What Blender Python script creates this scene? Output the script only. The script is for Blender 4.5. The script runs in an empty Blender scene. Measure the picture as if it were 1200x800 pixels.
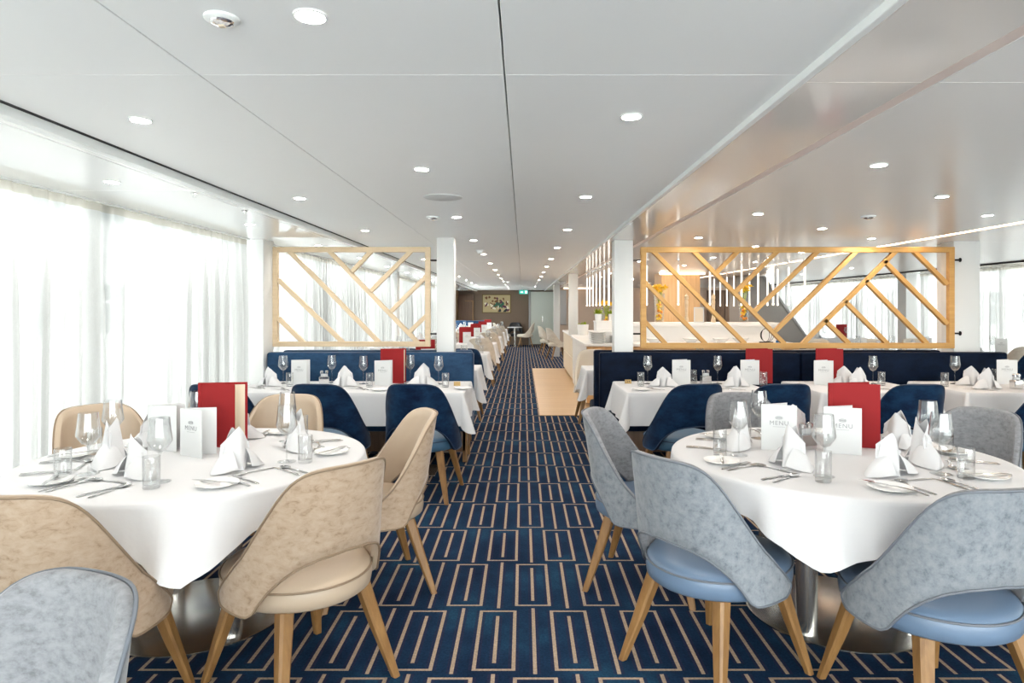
import bpy, bmesh, math, random
from mathutils import Vector, Matrix
random.seed(7)
PI = math.pi
scene = bpy.context.scene
COL = scene.collection

# ------------------------------------------------------------------ camera
EYE, FPX, VX, VY = 1.45, 770.0, 613.0, 361.0
cam_data = bpy.data.cameras.new('camera')
cam = bpy.data.objects.new('camera', cam_data)
COL.objects.link(cam)
cam.location = (0, 0, EYE)
cam.rotation_euler = (PI / 2, 0, 0)
cam_data.sensor_width = 36.0
cam_data.lens = FPX / 1200.0 * 36.0
cam_data.shift_x = (600.0 - VX) / 1200.0
cam_data.shift_y = (VY - 400.0) / 1200.0
cam_data.clip_start = 0.05
cam_data.clip_end = 300
scene.camera = cam

# ------------------------------------------------------------------ light: overcast daylight through the side windows and an added window wall behind
world = bpy.data.worlds.new('overcast_sky')
scene.world = world
world.use_nodes = True
bg = world.node_tree.nodes['Background']
bg.inputs['Color'].default_value = (0.965, 0.985, 1.0, 1)
bg.inputs['Strength'].default_value = 6.0
XL, XR, YB, YF = -2.78, 8.15, -2.4, 26.0        # window walls, wall behind, far wall

def portal(name, loc, rot, sx, sy):
    d = bpy.data.lights.new(name, 'AREA')
    d.shape = 'RECTANGLE'; d.size = sx; d.size_y = sy
    d.cycles.is_portal = True
    o = bpy.data.objects.new(name, d); COL.objects.link(o)
    o.location = loc; o.rotation_euler = rot
    return o
portal('daylight_portal', (XL - 0.02, 2.0, 1.1), (0, -PI / 2, 0), 2.1, 8.8)
portal('daylight_portal', (XL - 0.02, 16.4, 1.1), (0, -PI / 2, 0), 2.1, 19.2)
portal('daylight_portal', (XR + 0.02, 11.8, 1.1), (0, PI / 2, 0), 2.1, 28.4)
portal('daylight_portal', (2.7, YB - 0.02, 1.1), (PI / 2, 0, 0), 10.8, 2.1)

scene.view_settings.view_transform = 'Standard'
scene.view_settings.look = 'None'
scene.view_settings.gamma = 1.0
scene.view_settings.use_curve_mapping = False
scene.view_settings.exposure = 0.80
cy = scene.cycles
cy.max_bounces = 16; cy.diffuse_bounces = 10; cy.glossy_bounces = 5
cy.transmission_bounces = 8; cy.transparent_max_bounces = 24
cy.caustics_reflective = False; cy.caustics_refractive = False
cy.sample_clamp_indirect = 6.0
cy.use_denoising = True

# ------------------------------------------------------------------ helpers
def X(px, Y): return (px - VX) * Y / FPX
def Z(py, Y): return EYE - (py - VY) * Y / FPX

MAT = {}
def new_mat(name):
    m = bpy.data.materials.new(name); m.use_nodes = True
    nt = m.node_tree
    MAT[name] = m
    return m, nt, nt.nodes['Principled BSDF']

def plain(name, col, rough=0.5, metal=0.0, spec=0.5, emit=None, estr=0.0, sheen=0.0, coat=0.0):
    m, nt, b = new_mat(name)
    b.inputs['Base Color'].default_value = (*col, 1)
    b.inputs['Roughness'].default_value = rough
    b.inputs['Metallic'].default_value = metal
    b.inputs['Specular IOR Level'].default_value = spec
    b.inputs['Sheen Weight'].default_value = sheen
    b.inputs['Coat Weight'].default_value = coat
    if emit:
        b.inputs['Emission Color'].default_value = (*emit, 1)
        b.inputs['Emission Strength'].default_value = estr
    return m

def coords(nt, space='Object', vary=True):
    """object coordinates, shifted by the object's place so copies differ"""
    tc = nt.nodes.new('ShaderNodeTexCoord')
    if not vary: return tc.outputs[space]
    oi = nt.nodes.new('ShaderNodeObjectInfo')
    add = nt.nodes.new('ShaderNodeVectorMath'); add.operation = 'ADD'
    nt.links.new(tc.outputs[space], add.inputs[0]); nt.links.new(oi.outputs['Location'], add.inputs[1])
    return add.outputs[0]

def noise(nt, vec, scale, detail=3.0, rough=0.55, stretch=None, dist=0.0):
    if stretch:
        mp = nt.nodes.new('ShaderNodeMapping'); mp.inputs['Scale'].default_value = stretch
        nt.links.new(vec, mp.inputs['Vector']); vec = mp.outputs['Vector']
    n = nt.nodes.new('ShaderNodeTexNoise')
    n.inputs['Scale'].default_value = scale; n.inputs['Detail'].default_value = detail; n.inputs['Roughness'].default_value = rough; n.inputs['Distortion'].default_value = dist
    nt.links.new(vec, n.inputs['Vector'])
    return n.outputs['Fac']

def ramp(nt, fac, stops):
    r = nt.nodes.new('ShaderNodeValToRGB')
    e = r.color_ramp.elements
    while len(e) < len(stops): e.new(0.5)
    for el, (p, c) in zip(e, stops):
        el.position = p; el.color = (*c, 1)
    nt.links.new(fac, r.inputs['Fac'])
    return r.outputs['Color']

def bump(nt, b, height, strength=0.2, dist=0.01):
    n = nt.nodes.new('ShaderNodeBump')
    n.inputs['Strength'].default_value = strength; n.inputs['Distance'].default_value = dist
    nt.links.new(height, n.inputs['Height']); nt.links.new(n.outputs['Normal'], b.inputs['Normal'])

def velvet(name, c0, c1, c2, scale=9.0, rough=0.75, sheen=0.3, stretch=(1, 1, 1.8), dist=0.0, spec=0.2):
    m, nt, b = new_mat(name)
    v = coords(nt)
    n1 = noise(nt, v, scale, 8.0, 0.72, stretch, dist)
    col = ramp(nt, n1, [(0.32, c0), (0.45, c1), (0.62, c2)])
    nt.links.new(col, b.inputs['Base Color'])
    b.inputs['Roughness'].default_value = rough
    b.inputs['Specular IOR Level'].default_value = spec
    b.inputs['Sheen Weight'].default_value = sheen
    b.inputs['Sheen Roughness'].default_value = 0.4
    bump(nt, b, noise(nt, v, 180, 2.0), 0.12, 0.002)
    return m

def wood(name, c0, c1, rough=0.45, axis='Z', scale=3.0):
    m, nt, b = new_mat(name)
    st = {'X': (0.6, 9, 9), 'Y': (9, 0.6, 9), 'Z': (9, 9, 0.6)}[axis]
    v = coords(nt)
    n1 = noise(nt, v, scale, 5.0, 0.6, st)
    nt.links.new(ramp(nt, n1, [(0.3, c0), (0.7, c1)]), b.inputs['Base Color'])
    b.inputs['Roughness'].default_value = rough
    bump(nt, b, noise(nt, v, scale * 4, 3.0, 0.6, st), 0.08, 0.003)
    return m

# ------------------------------------------------------------------ materials
# room surfaces
plain('ceiling_white', (0.89, 0.90, 0.90), 0.42, spec=0.35)
plain('ceiling_gloss_white', (0.89, 0.90, 0.90), 0.06, spec=0.9)
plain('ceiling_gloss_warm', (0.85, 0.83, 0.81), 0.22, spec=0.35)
plain('ceiling_gloss_reflect_tint', (0.82, 0.76, 0.71), 0.10, spec=0.45)  # warm tones reflected from the bar, put into the base colour
plain('warm_tint_trim', (0.78, 0.65, 0.59), 0.4, spec=0.4)  # warm reflected glow put into the colour; the LED edge shares it
plain('void_dark', (0.02, 0.02, 0.022), 0.8)
plain('fascia_white', (0.85, 0.87, 0.86), 0.3)
plain('column_white', (0.68, 0.69, 0.68), 0.35)
plain('pier_white', (0.80, 0.81, 0.80), 0.4)
plain('wall_taupe', (0.17, 0.12, 0.085), 0.75)
plain('wall_tan', (0.50, 0.39, 0.31), 0.7)
plain('door_glass_green', (0.52, 0.56, 0.50), 0.2)
plain('metal_grey', (0.32, 0.32, 0.32), 0.4, metal=0.6)
plain('stair_grey', (0.27, 0.27, 0.265), 0.55)
plain('facade_white', (0.85, 0.86, 0.86), 0.8)
plain('facade_window', (0.20, 0.24, 0.25), 0.3)
plain('ground_outside', (0.82, 0.82, 0.80), 0.9)

def carpet():
    m, nt, b = new_mat('carpet')
    N = nt.nodes; L = nt.links
    def mth(op, a, c=None, clamp=False):
        n = N.new('ShaderNodeMath'); n.operation = op; n.use_clamp = clamp
        for k, q in enumerate((a, c)):
            if q is None: continue
            if isinstance(q, (int, float)): n.inputs[k].default_value = q
            else: L.new(q, n.inputs[k])
        return n.outputs[0]
    geo = N.new('ShaderNodeNewGeometry')
    sep = N.new('ShaderNodeSeparateXYZ'); L.new(geo.outputs['Position'], sep.inputs[0])
    x, y = sep.outputs['X'], sep.outputs['Y']
    v = mth('DIVIDE', mth('SUBTRACT', y, 2.605), 0.572)
    row = mth('FLOOR', v)
    fv = mth('SUBTRACT', v, row)
    half = mth('MULTIPLY', mth('ABSOLUTE', mth('SUBTRACT', row, mth('MULTIPLY', mth('FLOOR', mth('MULTIPLY', row, 0.5)), 2.0))), 0.5)
    u = mth('ADD', mth('DIVIDE', mth('ADD', x, 0.119), 0.334), half)
    fu = mth('SUBTRACT', mth('FRACT', mth('ADD', u, 0.5)), 0.5)
    dx = mth('ABSOLUTE', mth('MULTIPLY', fu, 0.334))          # metres from the middle of a box, 0..0.167
    dv = mth('MULTIPLY', mth('ABSOLUTE', mth('SUBTRACT', fv, 0.5)), 0.572)   # metres from the row's middle, 0..0.286
    def band(q, lo, hi):
        return mth('MULTIPLY', mth('GREATER_THAN', q, lo), mth('LESS_THAN', q, hi))
    w = 0.0078
    inside = mth('LESS_THAN', dv, 0.262)
    sides = mth('MULTIPLY', band(dx, 0.080 - w, 0.080 + w), inside)
    ends = mth('MULTIPLY', mth('LESS_THAN', dx, 0.080 + w), band(dv, 0.248, 0.262))
    mid = mth('MULTIPLY', mth('LESS_THAN', dx, w), mth('LESS_THAN', dv, 0.205))
    link = mth('GREATER_THAN', dx, 0.167 - w)
    line = mth('MAXIMUM', mth('MAXIMUM', sides, ends), mth('MAXIMUM', mid, link))
    # plum lines woven beside each beige line
    p = mth('MAXIMUM', mth('MULTIPLY', band(dx, 0.080 - 0.022, 0.080 + 0.022), inside), mth('GREATER_THAN', dx, 0.167 - 0.022))
    p = mth('MAXIMUM', p, mth('MULTIPLY', mth('LESS_THAN', dx, 0.022), mth('LESS_THAN', dv, 0.21)))
    pos = geo.outputs['Position']
    n1 = noise(nt, pos, 2.2, 4.0, 0.6)
    n2 = noise(nt, pos, 95, 2.0, 0.6)
    base = ramp(nt, n1, [(0.32, (0.008, 0.020, 0.048)), (0.52, (0.012, 0.034, 0.075)), (0.70, (0.018, 0.064, 0.120))])
    def mix(f, a, c):
        mx = N.new('ShaderNodeMix'); mx.data_type = 'RGBA'
        L.new(f, mx.inputs['Factor'])
        for s, q in (('A', a), ('B', c)):
            sock = [i for i in mx.inputs if i.name == s and i.type == 'RGBA'][0]
            if isinstance(q, tuple): sock.default_value = (*q, 1)
            else: L.new(q, sock)
        return [o for o in mx.outputs if o.type == 'RGBA'][0]
    c1 = mix(mth('MULTIPLY', p, 0.55), base, (0.030, 0.026, 0.060))
    c2 = mix(line, c1, (0.42, 0.32, 0.235))
    fl = ramp(nt, n2, [(0.25, (0.55, 0.55, 0.55)), (0.75, (1.25, 1.25, 1.25))])
    mul = N.new('ShaderNodeMix'); mul.data_type = 'RGBA'; mul.blend_type = 'MULTIPLY'; mul.inputs['Factor'].default_value = 0.8
    ra = [i for i in mul.inputs if i.type == 'RGBA']
    L.new(c2, ra[0]); L.new(fl, ra[1])
    L.new([o for o in mul.outputs if o.type == 'RGBA'][0], b.inputs['Base Color'])
    b.inputs['Roughness'].default_value = 0.9
    b.inputs['Specular IOR Level'].default_value = 0.04
    bump(nt, b, n2, 0.25, 0.004)
carpet()

def sheer(name, col, transp):
    m = bpy.data.materials.new(name); m.use_nodes = True; MAT[name] = m
    nt = m.node_tree; nt.nodes.clear()
    out = nt.nodes.new('ShaderNodeOutputMaterial')
    tr = nt.nodes.new('ShaderNodeBsdfTransparent')
    tl = nt.nodes.new('ShaderNodeBsdfTranslucent'); df = nt.nodes.new('ShaderNodeBsdfDiffuse')
    tl.inputs[0].default_value = (*col, 1); df.inputs[0].default_value = (*col, 1)
    m1 = nt.nodes.new('ShaderNodeMixShader'); m1.inputs[0].default_value = 0.42
    nt.links.new(tl.outputs[0], m1.inputs[1]); nt.links.new(df.outputs[0], m1.inputs[2])
    m2 = nt.nodes.new('ShaderNodeMixShader')
    # threads: denser where the weave bunches
    v = coords(nt)
    n = noise(nt, v, 300, 1.0, 0.5, (1, 1, 0.15))
    r = nt.nodes.new('ShaderNodeMapRange'); r.inputs['To Min'].default_value = 1 - transp - 0.05; r.inputs['To Max'].default_value = 1 - transp + 0.05
    nt.links.new(n, r.inputs['Value']); nt.links.new(r.outputs[0], m2.inputs[0])
    nt.links.new(tr.outputs[0], m2.inputs[1]); nt.links.new(m1.outputs[0], m2.inputs[2])
    nt.links.new(m2.outputs[0], out.inputs[0])
sheer('sheer_fabric', (0.365, 0.362, 0.352), 0.08)
sheer('sheer_tape', (0.30, 0.28, 0.245), 0.03)

def thin_glass(name, tint=(1, 1, 1), ior=1.45, rough=0.0, boost=1.0):
    m = bpy.data.materials.new(name); m.use_nodes = True; MAT[name] = m
    nt = m.node_tree; nt.nodes.clear()
    out = nt.nodes.new('ShaderNodeOutputMaterial')
    tr = nt.nodes.new('ShaderNodeBsdfTransparent'); tr.inputs[0].default_value = (*tint, 1)
    gl = nt.nodes.new('ShaderNodeBsdfGlossy'); gl.inputs['Roughness'].default_value = rough
    fr = nt.nodes.new('ShaderNodeLayerWeight'); fr.inputs['Blend'].default_value = 0.5
    pw = nt.nodes.new('ShaderNodeMath'); pw.operation = 'POWER'; pw.inputs[1].default_value = 2.4
    nt.links.new(fr.outputs['Facing'], pw.inputs[0])
    mu = nt.nodes.new('ShaderNodeMath'); mu.operation = 'MULTIPLY_ADD'; mu.use_clamp = True
    mu.inputs[1].default_value = 0.55 * boost; mu.inputs[2].default_value = (ior - 1) ** 2 / (ior + 1) ** 2
    nt.links.new(pw.outputs[0], mu.inputs[0])
    mx = nt.nodes.new('ShaderNodeMixShader')
    nt.links.new(mu.outputs[0], mx.inputs[0]); nt.links.new(tr.outputs[0], mx.inputs[1]); nt.links.new(gl.outputs[0], mx.inputs[2])
    nt.links.new(mx.outputs[0], out.inputs[0])
thin_glass('window_glass', (0.98, 1.0, 0.99), 1.3)
thin_glass('glassware', (0.955, 0.96, 0.96), 1.8, 0.0, 1.5)
thin_glass('vase_glass', (0.95, 0.96, 0.95), 1.4)

# furniture
velvet('beige_velvet', (0.27, 0.185, 0.12), (0.40, 0.295, 0.21), (0.45, 0.345, 0.255), 24.0, dist=0.5)
plain('beige_leather', (0.46, 0.36, 0.265), 0.42)
plain('beige_piping', (0.24, 0.17, 0.11), 0.5)
velvet('greyblue_velvet', (0.125, 0.14, 0.165), (0.20, 0.22, 0.245), (0.255, 0.272, 0.295), 34.0, stretch=(1, 1, 1))
plain('paleblue_leather', (0.125, 0.185, 0.275), 0.36)
plain('greyblue_piping', (0.14, 0.155, 0.18), 0.5)
velvet('grey_velvet_inner', (0.15, 0.15, 0.16), (0.215, 0.218, 0.232), (0.27, 0.275, 0.29), 34.0)
velvet('navy_velvet', (0.002, 0.007, 0.024), (0.004, 0.016, 0.046), (0.008, 0.034, 0.080), 7.0, rough=0.6, sheen=0.06, spec=0.1)
plain('navy_leather', (0.04, 0.105, 0.18), 0.4)
plain('navy_piping', (0.012, 0.03, 0.07), 0.5)
velvet('bench_navy', (0.0015, 0.004, 0.012), (0.0025, 0.007, 0.02), (0.004, 0.011, 0.03), 5.0, rough=0.6, sheen=0.0, spec=0.08)
velvet('bench_blue', (0.007, 0.026, 0.066), (0.011, 0.042, 0.10), (0.018, 0.064, 0.14), 5.0, rough=0.6, sheen=0.12)
plain('cream_leather', (0.62, 0.56, 0.47), 0.45)
velvet('cream_velvet', (0.50, 0.43, 0.35), (0.60, 0.53, 0.44), (0.66, 0.60, 0.51), 8.0)
plain('black_leather', (0.01, 0.01, 0.012), 0.5)
wood('oak_leg', (0.19, 0.092, 0.028), (0.30, 0.16, 0.055), 0.45, 'Z')
wood('oak_light', (0.46, 0.24, 0.06), (0.58, 0.33, 0.10), 0.5, 'X')
wood('oak_pale', (0.62, 0.47, 0.30), (0.72, 0.57, 0.39), 0.5, 'X')
wood('oak_panel', (0.55, 0.33, 0.15), (0.68, 0.44, 0.22), 0.45, 'Z')
wood('oak_floor', (0.56, 0.35, 0.17), (0.68, 0.46, 0.25), 0.35, 'X', 2.0)
wood('walnut', (0.10, 0.05, 0.025), (0.16, 0.085, 0.045), 0.5, 'Z')
plain('black_steel', (0.015, 0.015, 0.016), 0.4, metal=0.5)
plain('steel_brushed', (0.62, 0.60, 0.57), 0.26, metal=1.0)
plain('steel_cutlery', (0.60, 0.59, 0.58), 0.16, metal=1.0)
plain('chrome', (0.8, 0.8, 0.8), 0.08, metal=1.0)
plain('brass', (0.50, 0.36, 0.16), 0.35, metal=0.9)
plain('ink_grey', (0.30, 0.31, 0.32), 0.7)
plain('ink_dark', (0.03, 0.025, 0.02), 0.7)
plain('menu_red', (0.27, 0.018, 0.02), 0.6, spec=0.12)
plain('menu_red_inside', (0.55, 0.13, 0.12), 0.55)
plain('page_cream', (0.72, 0.62, 0.48), 0.7)
plain('card_white', (0.66, 0.67, 0.67), 0.6)
plain('china_white', (0.85, 0.85, 0.84), 0.12)
plain('solid_white', (0.80, 0.79, 0.77), 0.35)
plain('lamp_glow', (1, 1, 1), 0.5, emit=(1.0, 0.92, 0.83), estr=300.0)
plain('led_glow', (1, 1, 1), 0.5, emit=(1.0, 0.72, 0.48), estr=7.0)
plain('tube_glow', (0.95, 0.95, 0.93), 0.2, emit=(1.0, 0.92, 0.82), estr=0.6)
plain('tip_glow', (1, 1, 1), 0.3, emit=(1.0, 0.85, 0.65), estr=4.0)
plain('cove_glow', (1, 1, 1), 0.5, emit=(1.0, 0.76, 0.54), estr=1.6)
plain('speaker_grille', (0.66, 0.67, 0.67), 0.7)
plain('lime_leaf', (0.33, 0.42, 0.02), 0.5)
plain('yellow_petal', (0.90, 0.58, 0.03), 0.5)
plain('orange_petal', (0.80, 0.26, 0.01), 0.5)
plain('exit_green', (0.02, 0.30, 0.24), 0.4, emit=(0.05, 0.55, 0.45), estr=0.5)
plain('exit_white', (0.9, 0.9, 0.9), 0.4, emit=(0.9, 1.0, 0.95), estr=0.8)
plain('frame_gold', (0.12, 0.08, 0.02), 0.4, metal=0.3)
plain('canvas_cream', (0.45, 0.36, 0.20), 0.8)
plain('paint_green', (0.03, 0.12, 0.075), 0.8)
plain('paint_plum', (0.10, 0.03, 0.06), 0.8)
plain('paint_brown', (0.16, 0.075, 0.03), 0.8)
plain('paint_white', (0.70, 0.66, 0.52), 0.8)
plain('paint_dark', (0.02, 0.03, 0.035), 0.8)
plain('blue_cloth', (0.03, 0.16, 0.38), 0.7)
def linen():
    m, nt, b = new_mat('linen')
    v = coords(nt)
    b.inputs['Base Color'].default_value = (0.66, 0.66, 0.67, 1)
    b.inputs['Roughness'].default_value = 0.75
    b.inputs['Specular IOR Level'].default_value = 0.25
    b.inputs['Sheen Weight'].default_value = 0.1
    bump(nt, b, noise(nt, v, 7, 4.0, 0.6), 0.25, 0.012)
linen()

# ------------------------------------------------------------------ mesh builder
class MB:
    """collects shapes; build() makes them one mesh"""
    def __init__(s):
        s.bm = bmesh.new(); s.mats = []
    def _mi(s, mat):
        if mat not in s.mats: s.mats.append(mat)
        return s.mats.index(mat)
    def faces(s, verts, faces, mat):
        mi = s._mi(mat)
        vs = [s.bm.verts.new(v) for v in verts]
        for f in faces:
            try:
                q = s.bm.faces.new([vs[i] for i in f]); q.material_index = mi; q.smooth = True
            except ValueError: pass
        return vs
    def box(s, x0, x1, y0, y1, z0, z1, mat, bev=0.0, seg=1, M=None):
        mi = s._mi(mat)
        t = bmesh.new()
        bmesh.ops.create_cube(t, size=1.0)
        for v in t.verts:
            v.co = Vector(((x0 + x1) / 2 + v.co.x * (x1 - x0), (y0 + y1) / 2 + v.co.y * (y1 - y0), (z0 + z1) / 2 + v.co.z * (z1 - z0)))
        if bev > 0:
            bmesh.ops.bevel(t, geom=t.edges[:], offset=bev, segments=seg, affect='EDGES', profile=0.5)
        s._merge(t, mi, M)
        return s
    def _merge(s, t, mi, M=None):
        if M: t.transform(M)
        mp = {}
        for v in t.verts: mp[v] = s.bm.verts.new(v.co)
        for f in t.faces:
            try:
                q = s.bm.faces.new([mp[v] for v in f.verts]); q.material_index = mi; q.smooth = True
            except ValueError: pass
        t.free()
    def lathe(s, prof, mat, seg=24, loc=(0, 0, 0), M=None, sx=1.0, sy=1.0, close=False):
        """prof: (radius, z) points; radius 0 makes a pole"""
        verts, faces, rings = [], [], []
        for r, z in prof:
            if r < 1e-6:
                rings.append([len(verts)]); verts.append((0, 0, z))
            else:
                rings.append(list(range(len(verts), len(verts) + seg)))
                verts += [(r * sx * math.cos(2 * PI * k / seg), r * sy * math.sin(2 * PI * k / seg), z) for k in range(seg)]
        for a, b in zip(rings, rings[1:]):
            for k in range(seg):
                k2 = (k + 1) % seg
                if len(a) == 1 and len(b) == 1: continue
                if len(a) == 1: faces.append((a[0], b[k2], b[k]))
                elif len(b) == 1: faces.append((a[k], a[k2], b[0]))
                else: faces.append((a[k], a[k2], b[k2], b[k]))
        M = M or Matrix.Identity(4)
        vv = [M @ (Vector(v) + Vector(loc)) for v in verts]
        s.faces(vv, faces, mat)
        return s
    def tube(s, pts, r, mat, seg=8, closed=False, caps=True):
        pts = [Vector(p) for p in pts]; n = len(pts)
        if not hasattr(r, '__len__'): r = [r] * n
        verts, faces = [], []
        up = Vector((0, 0, 1))
        prev = None
        for i, p in enumerate(pts):
            a = pts[(i - 1) % n] if (closed or i > 0) else p
            b = pts[(i + 1) % n] if (closed or i < n - 1) else p
            d = (b - a).normalized() if (b - a).length > 1e-9 else up
            if prev is None:
                u = d.cross(up)
                if u.length < 1e-3: u = d.cross(Vector((1, 0, 0)))
            else:
                u = prev - d * prev.dot(d)
            u.normalize(); prev = u
            w = d.cross(u)
            for k in range(seg):
                t = 2 * PI * k / seg
                verts.append(p + (u * math.cos(t) + w * math.sin(t)) * r[i])
        for i in range(n if closed else n - 1):
            j = (i + 1) % n
            for k in range(seg):
                k2 = (k + 1) % seg
                faces.append((i * seg + k, i * seg + k2, j * seg + k2, j * seg + k))
        if caps and not closed:
            faces.append(tuple(range(seg - 1, -1, -1))); faces.append(tuple((n - 1) * seg + k for k in range(seg)))
        s.faces(verts, faces, mat)
        return s
    def grid(s, fn, nu, nv, mat, closed_u=False):
        """fn(i, j) -> point; (nu x nv) points"""
        verts = [fn(i, j) for i in range(nu) for j in range(nv)]
        faces = []
        for i in range(nu if closed_u else nu - 1):
            i2 = (i + 1) % nu
            for j in range(nv - 1):
                faces.append((i * nv + j, i2 * nv + j, i2 * nv + j + 1, i * nv + j + 1))
        s.faces(verts, faces, mat)
        return s
    def poly(s, pts, mat, thick=None):
        """flat polygon, given a thickness vector it becomes a prism"""
        n = len(pts)
        if thick is None:
            s.faces(pts, [tuple(range(n))], mat); return s
        tv = Vector(thick)
        verts = [Vector(p) for p in pts] + [Vector(p) + tv for p in pts]
        faces = [tuple(range(n - 1, -1, -1)), tuple(range(n, 2 * n))] + [(k, (k + 1) % n, n + (k + 1) % n, n + k) for k in range(n)]
        s.faces(verts, faces, mat); return s
    def mesh(s, name, sharp=35.0, solid=0.0, weld=0.0):
        if weld: bmesh.ops.remove_doubles(s.bm, verts=s.bm.verts[:], dist=weld)
        bmesh.ops.recalc_face_normals(s.bm, faces=s.bm.faces[:])
        if solid:
            bmesh.ops.solidify(s.bm, geom=s.bm.faces[:], thickness=solid)
            for f in s.bm.faces: f.smooth = True
        me = bpy.data.meshes.new(name)
        s.bm.to_mesh(me); s.bm.free()
        for k in s.mats: me.materials.append(MAT[k])
        me.set_sharp_from_angle(angle=math.radians(sharp))
        return me

def add(name, me, parent=None, loc=(0, 0, 0), rz=0.0, label=None, cat=None, group=None, kind=None, rot=None, scale=None):
    o = bpy.data.objects.new(name, me); COL.objects.link(o)
    o.location = loc
    o.rotation_euler = rot if rot else (0, 0, rz)
    if scale: o.scale = scale
    if parent: o.parent = parent
    if label: o['label'] = label
    if cat: o['category'] = cat
    if group: o['group'] = group
    if kind: o['kind'] = kind
    return o

def thing(name, label, cat, loc=(0, 0, 0), rz=0.0, group=None):
    return add(name, None, None, loc, rz, label, cat, group)

def struct(name, me, parent=None, loc=(0, 0, 0)):
    return add(name, me, parent, loc, kind=None if parent else 'structure')

def dup(root, loc, rz=0.0, label=None, group=None, scale=None):
    r = root.copy(); COL.objects.link(r)
    r.location = loc; r.rotation_euler = (0, 0, rz)
    if scale: r.scale = scale
    if label: r['label'] = label
    if group: r['group'] = group
    for ch in list(root.children):
        c = ch.copy(); COL.objects.link(c); c.parent = r
        for g in list(ch.children):
            d = g.copy(); COL.objects.link(d); d.parent = c
    return r

class Kit:
    """first use places the original, every later use a copy of it"""
    def __init__(s, make): s.make = make; s.root = None
    def put(s, loc, rz, label, group=None, scale=None):
        if s.root is None:
            s.root = s.make()
            r = s.root; r.location = loc; r.rotation_euler = (0, 0, rz); r['label'] = label
            if group: r['group'] = group
            elif 'group' in r: del r['group']
            if scale: r.scale = scale
            return r
        r = dup(s.root, loc, rz, label, group, scale or (1, 1, 1))
        if not group and 'group' in r: del r['group']
        return r

def text_mesh(name, txt, size, mat, depth=0.0004):
    cu = bpy.data.curves.new(name, 'FONT')
    cu.body = txt; cu.size = size; cu.align_x = 'CENTER'; cu.align_y = 'CENTER'; cu.extrude = depth; cu.space_character = 1.15
    ob = bpy.data.objects.new(name, cu); COL.objects.link(ob)
    dg = bpy.context.evaluated_depsgraph_get()
    me = bpy.data.meshes.new_from_object(ob.evaluated_get(dg))
    me.materials.clear(); me.materials.append(MAT[mat])
    bpy.data.objects.remove(ob); bpy.data.curves.remove(cu)
    return me

# ================================================================== THE SETTING
ZC, ZS, ZR = 2.16, 2.125, 2.137      # main ceiling, window-side ceiling, ceiling over the bar side

mb = MB(); mb.box(XL, XR, YB, YF, -0.12, 0.0, 'carpet'); struct('floor', mb.mesh('floor'))
# oak floor in front of the buffet: boards laid across
wf = MB(); wf.box(0.22, 4.3, 8.86, 15.75, -0.02, 0.002, 'walnut'); wf = struct('floor_oak', wf.mesh('floor_oak'))
board = MB(); board.box(0.225, 4.29, -0.1135, 0.1135, 0.0, 0.009, 'oak_floor', 0.002); board = board.mesh('board')
for k in range(30): struct('floor_board', board, wf, (0, 8.976 + k * 0.2295, 0.001))

# ---- ceiling: dark plenum with panels hung under it
mb = MB(); mb.box(XL, XR, YB, YF, 2.24, 2.34, 'void_dark')
ceiling = struct('ceiling', mb.mesh('ceiling'))
def panel(x0, x1, y0, y1, z, mat, th=0.05):
    m = MB(); m.box(x0, x1, y0, y1, z, z + th, mat, 0.0015); struct('ceiling_panel', m.mesh('ceiling_panel'), ceiling)
ycuts = [YB, 2.0, 6.8, 11.6, 16.4, 21.2, YF]
for xa, xb in ((-1.782, -0.99), (-0.986, -0.059), (-0.054, 0.838)):
    for ya, yb in zip(ycuts, ycuts[1:]): panel(xa, xb, ya + 0.0008, yb - 0.0008, ZC, 'ceiling_white')
for ya, yb in zip([YB, 3.77, 9.0, 15.0, YF], [3.77, 9.0, 15.0, YF]):
    panel(-1.90, -1.86, ya + 0.001, yb - 0.001, ZS, 'ceiling_gloss_white')
    panel(XL, -1.903, ya + 0.001, yb - 0.001, ZS, 'ceiling_gloss_white')
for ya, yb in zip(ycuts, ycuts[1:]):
    panel(0.862, 1.215, ya + 0.0008, yb - 0.0008, ZR, 'ceiling_gloss_reflect_tint')
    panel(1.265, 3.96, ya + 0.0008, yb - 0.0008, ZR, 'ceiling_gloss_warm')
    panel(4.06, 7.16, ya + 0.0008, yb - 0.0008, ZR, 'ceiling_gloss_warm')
    panel(7.21, XR, ya + 0.0008, yb - 0.0008, ZR + 0.012, 'ceiling_gloss_white')
def trim(n, x0, x1, y0, y1, z0, z1, mat, bev=0.002):
    m = MB(); m.box(x0, x1, y0, y1, z0, z1, mat, bev); return struct('trim_%d' % n, m.mesh('trim'))
trim(1, -1.86, -1.81, YB, YF, ZS - 0.002, 2.20, 'fascia_white')
trim(2, 0.838, 0.862, YB, YF, ZR - 0.001, 2.20, 'fascia_white')
trim(3, 1.215, 1.265, YB, YF, ZR + 0.001, 2.20, 'warm_tint_trim')  # pinkish line painted in for a warm reflection along the ceiling

trim(5, -1.81, -1.784, YB, YF, ZC + 0.001, 2.22, 'void_dark', 0)  # black strip stands for the shade inside the ceiling gap
trim(6, 7.165, 7.205, YB, YF, ZR - 0.024, 2.22, 'void_dark', 0)  # black lip drawn in place of the shaded gap line

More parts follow.
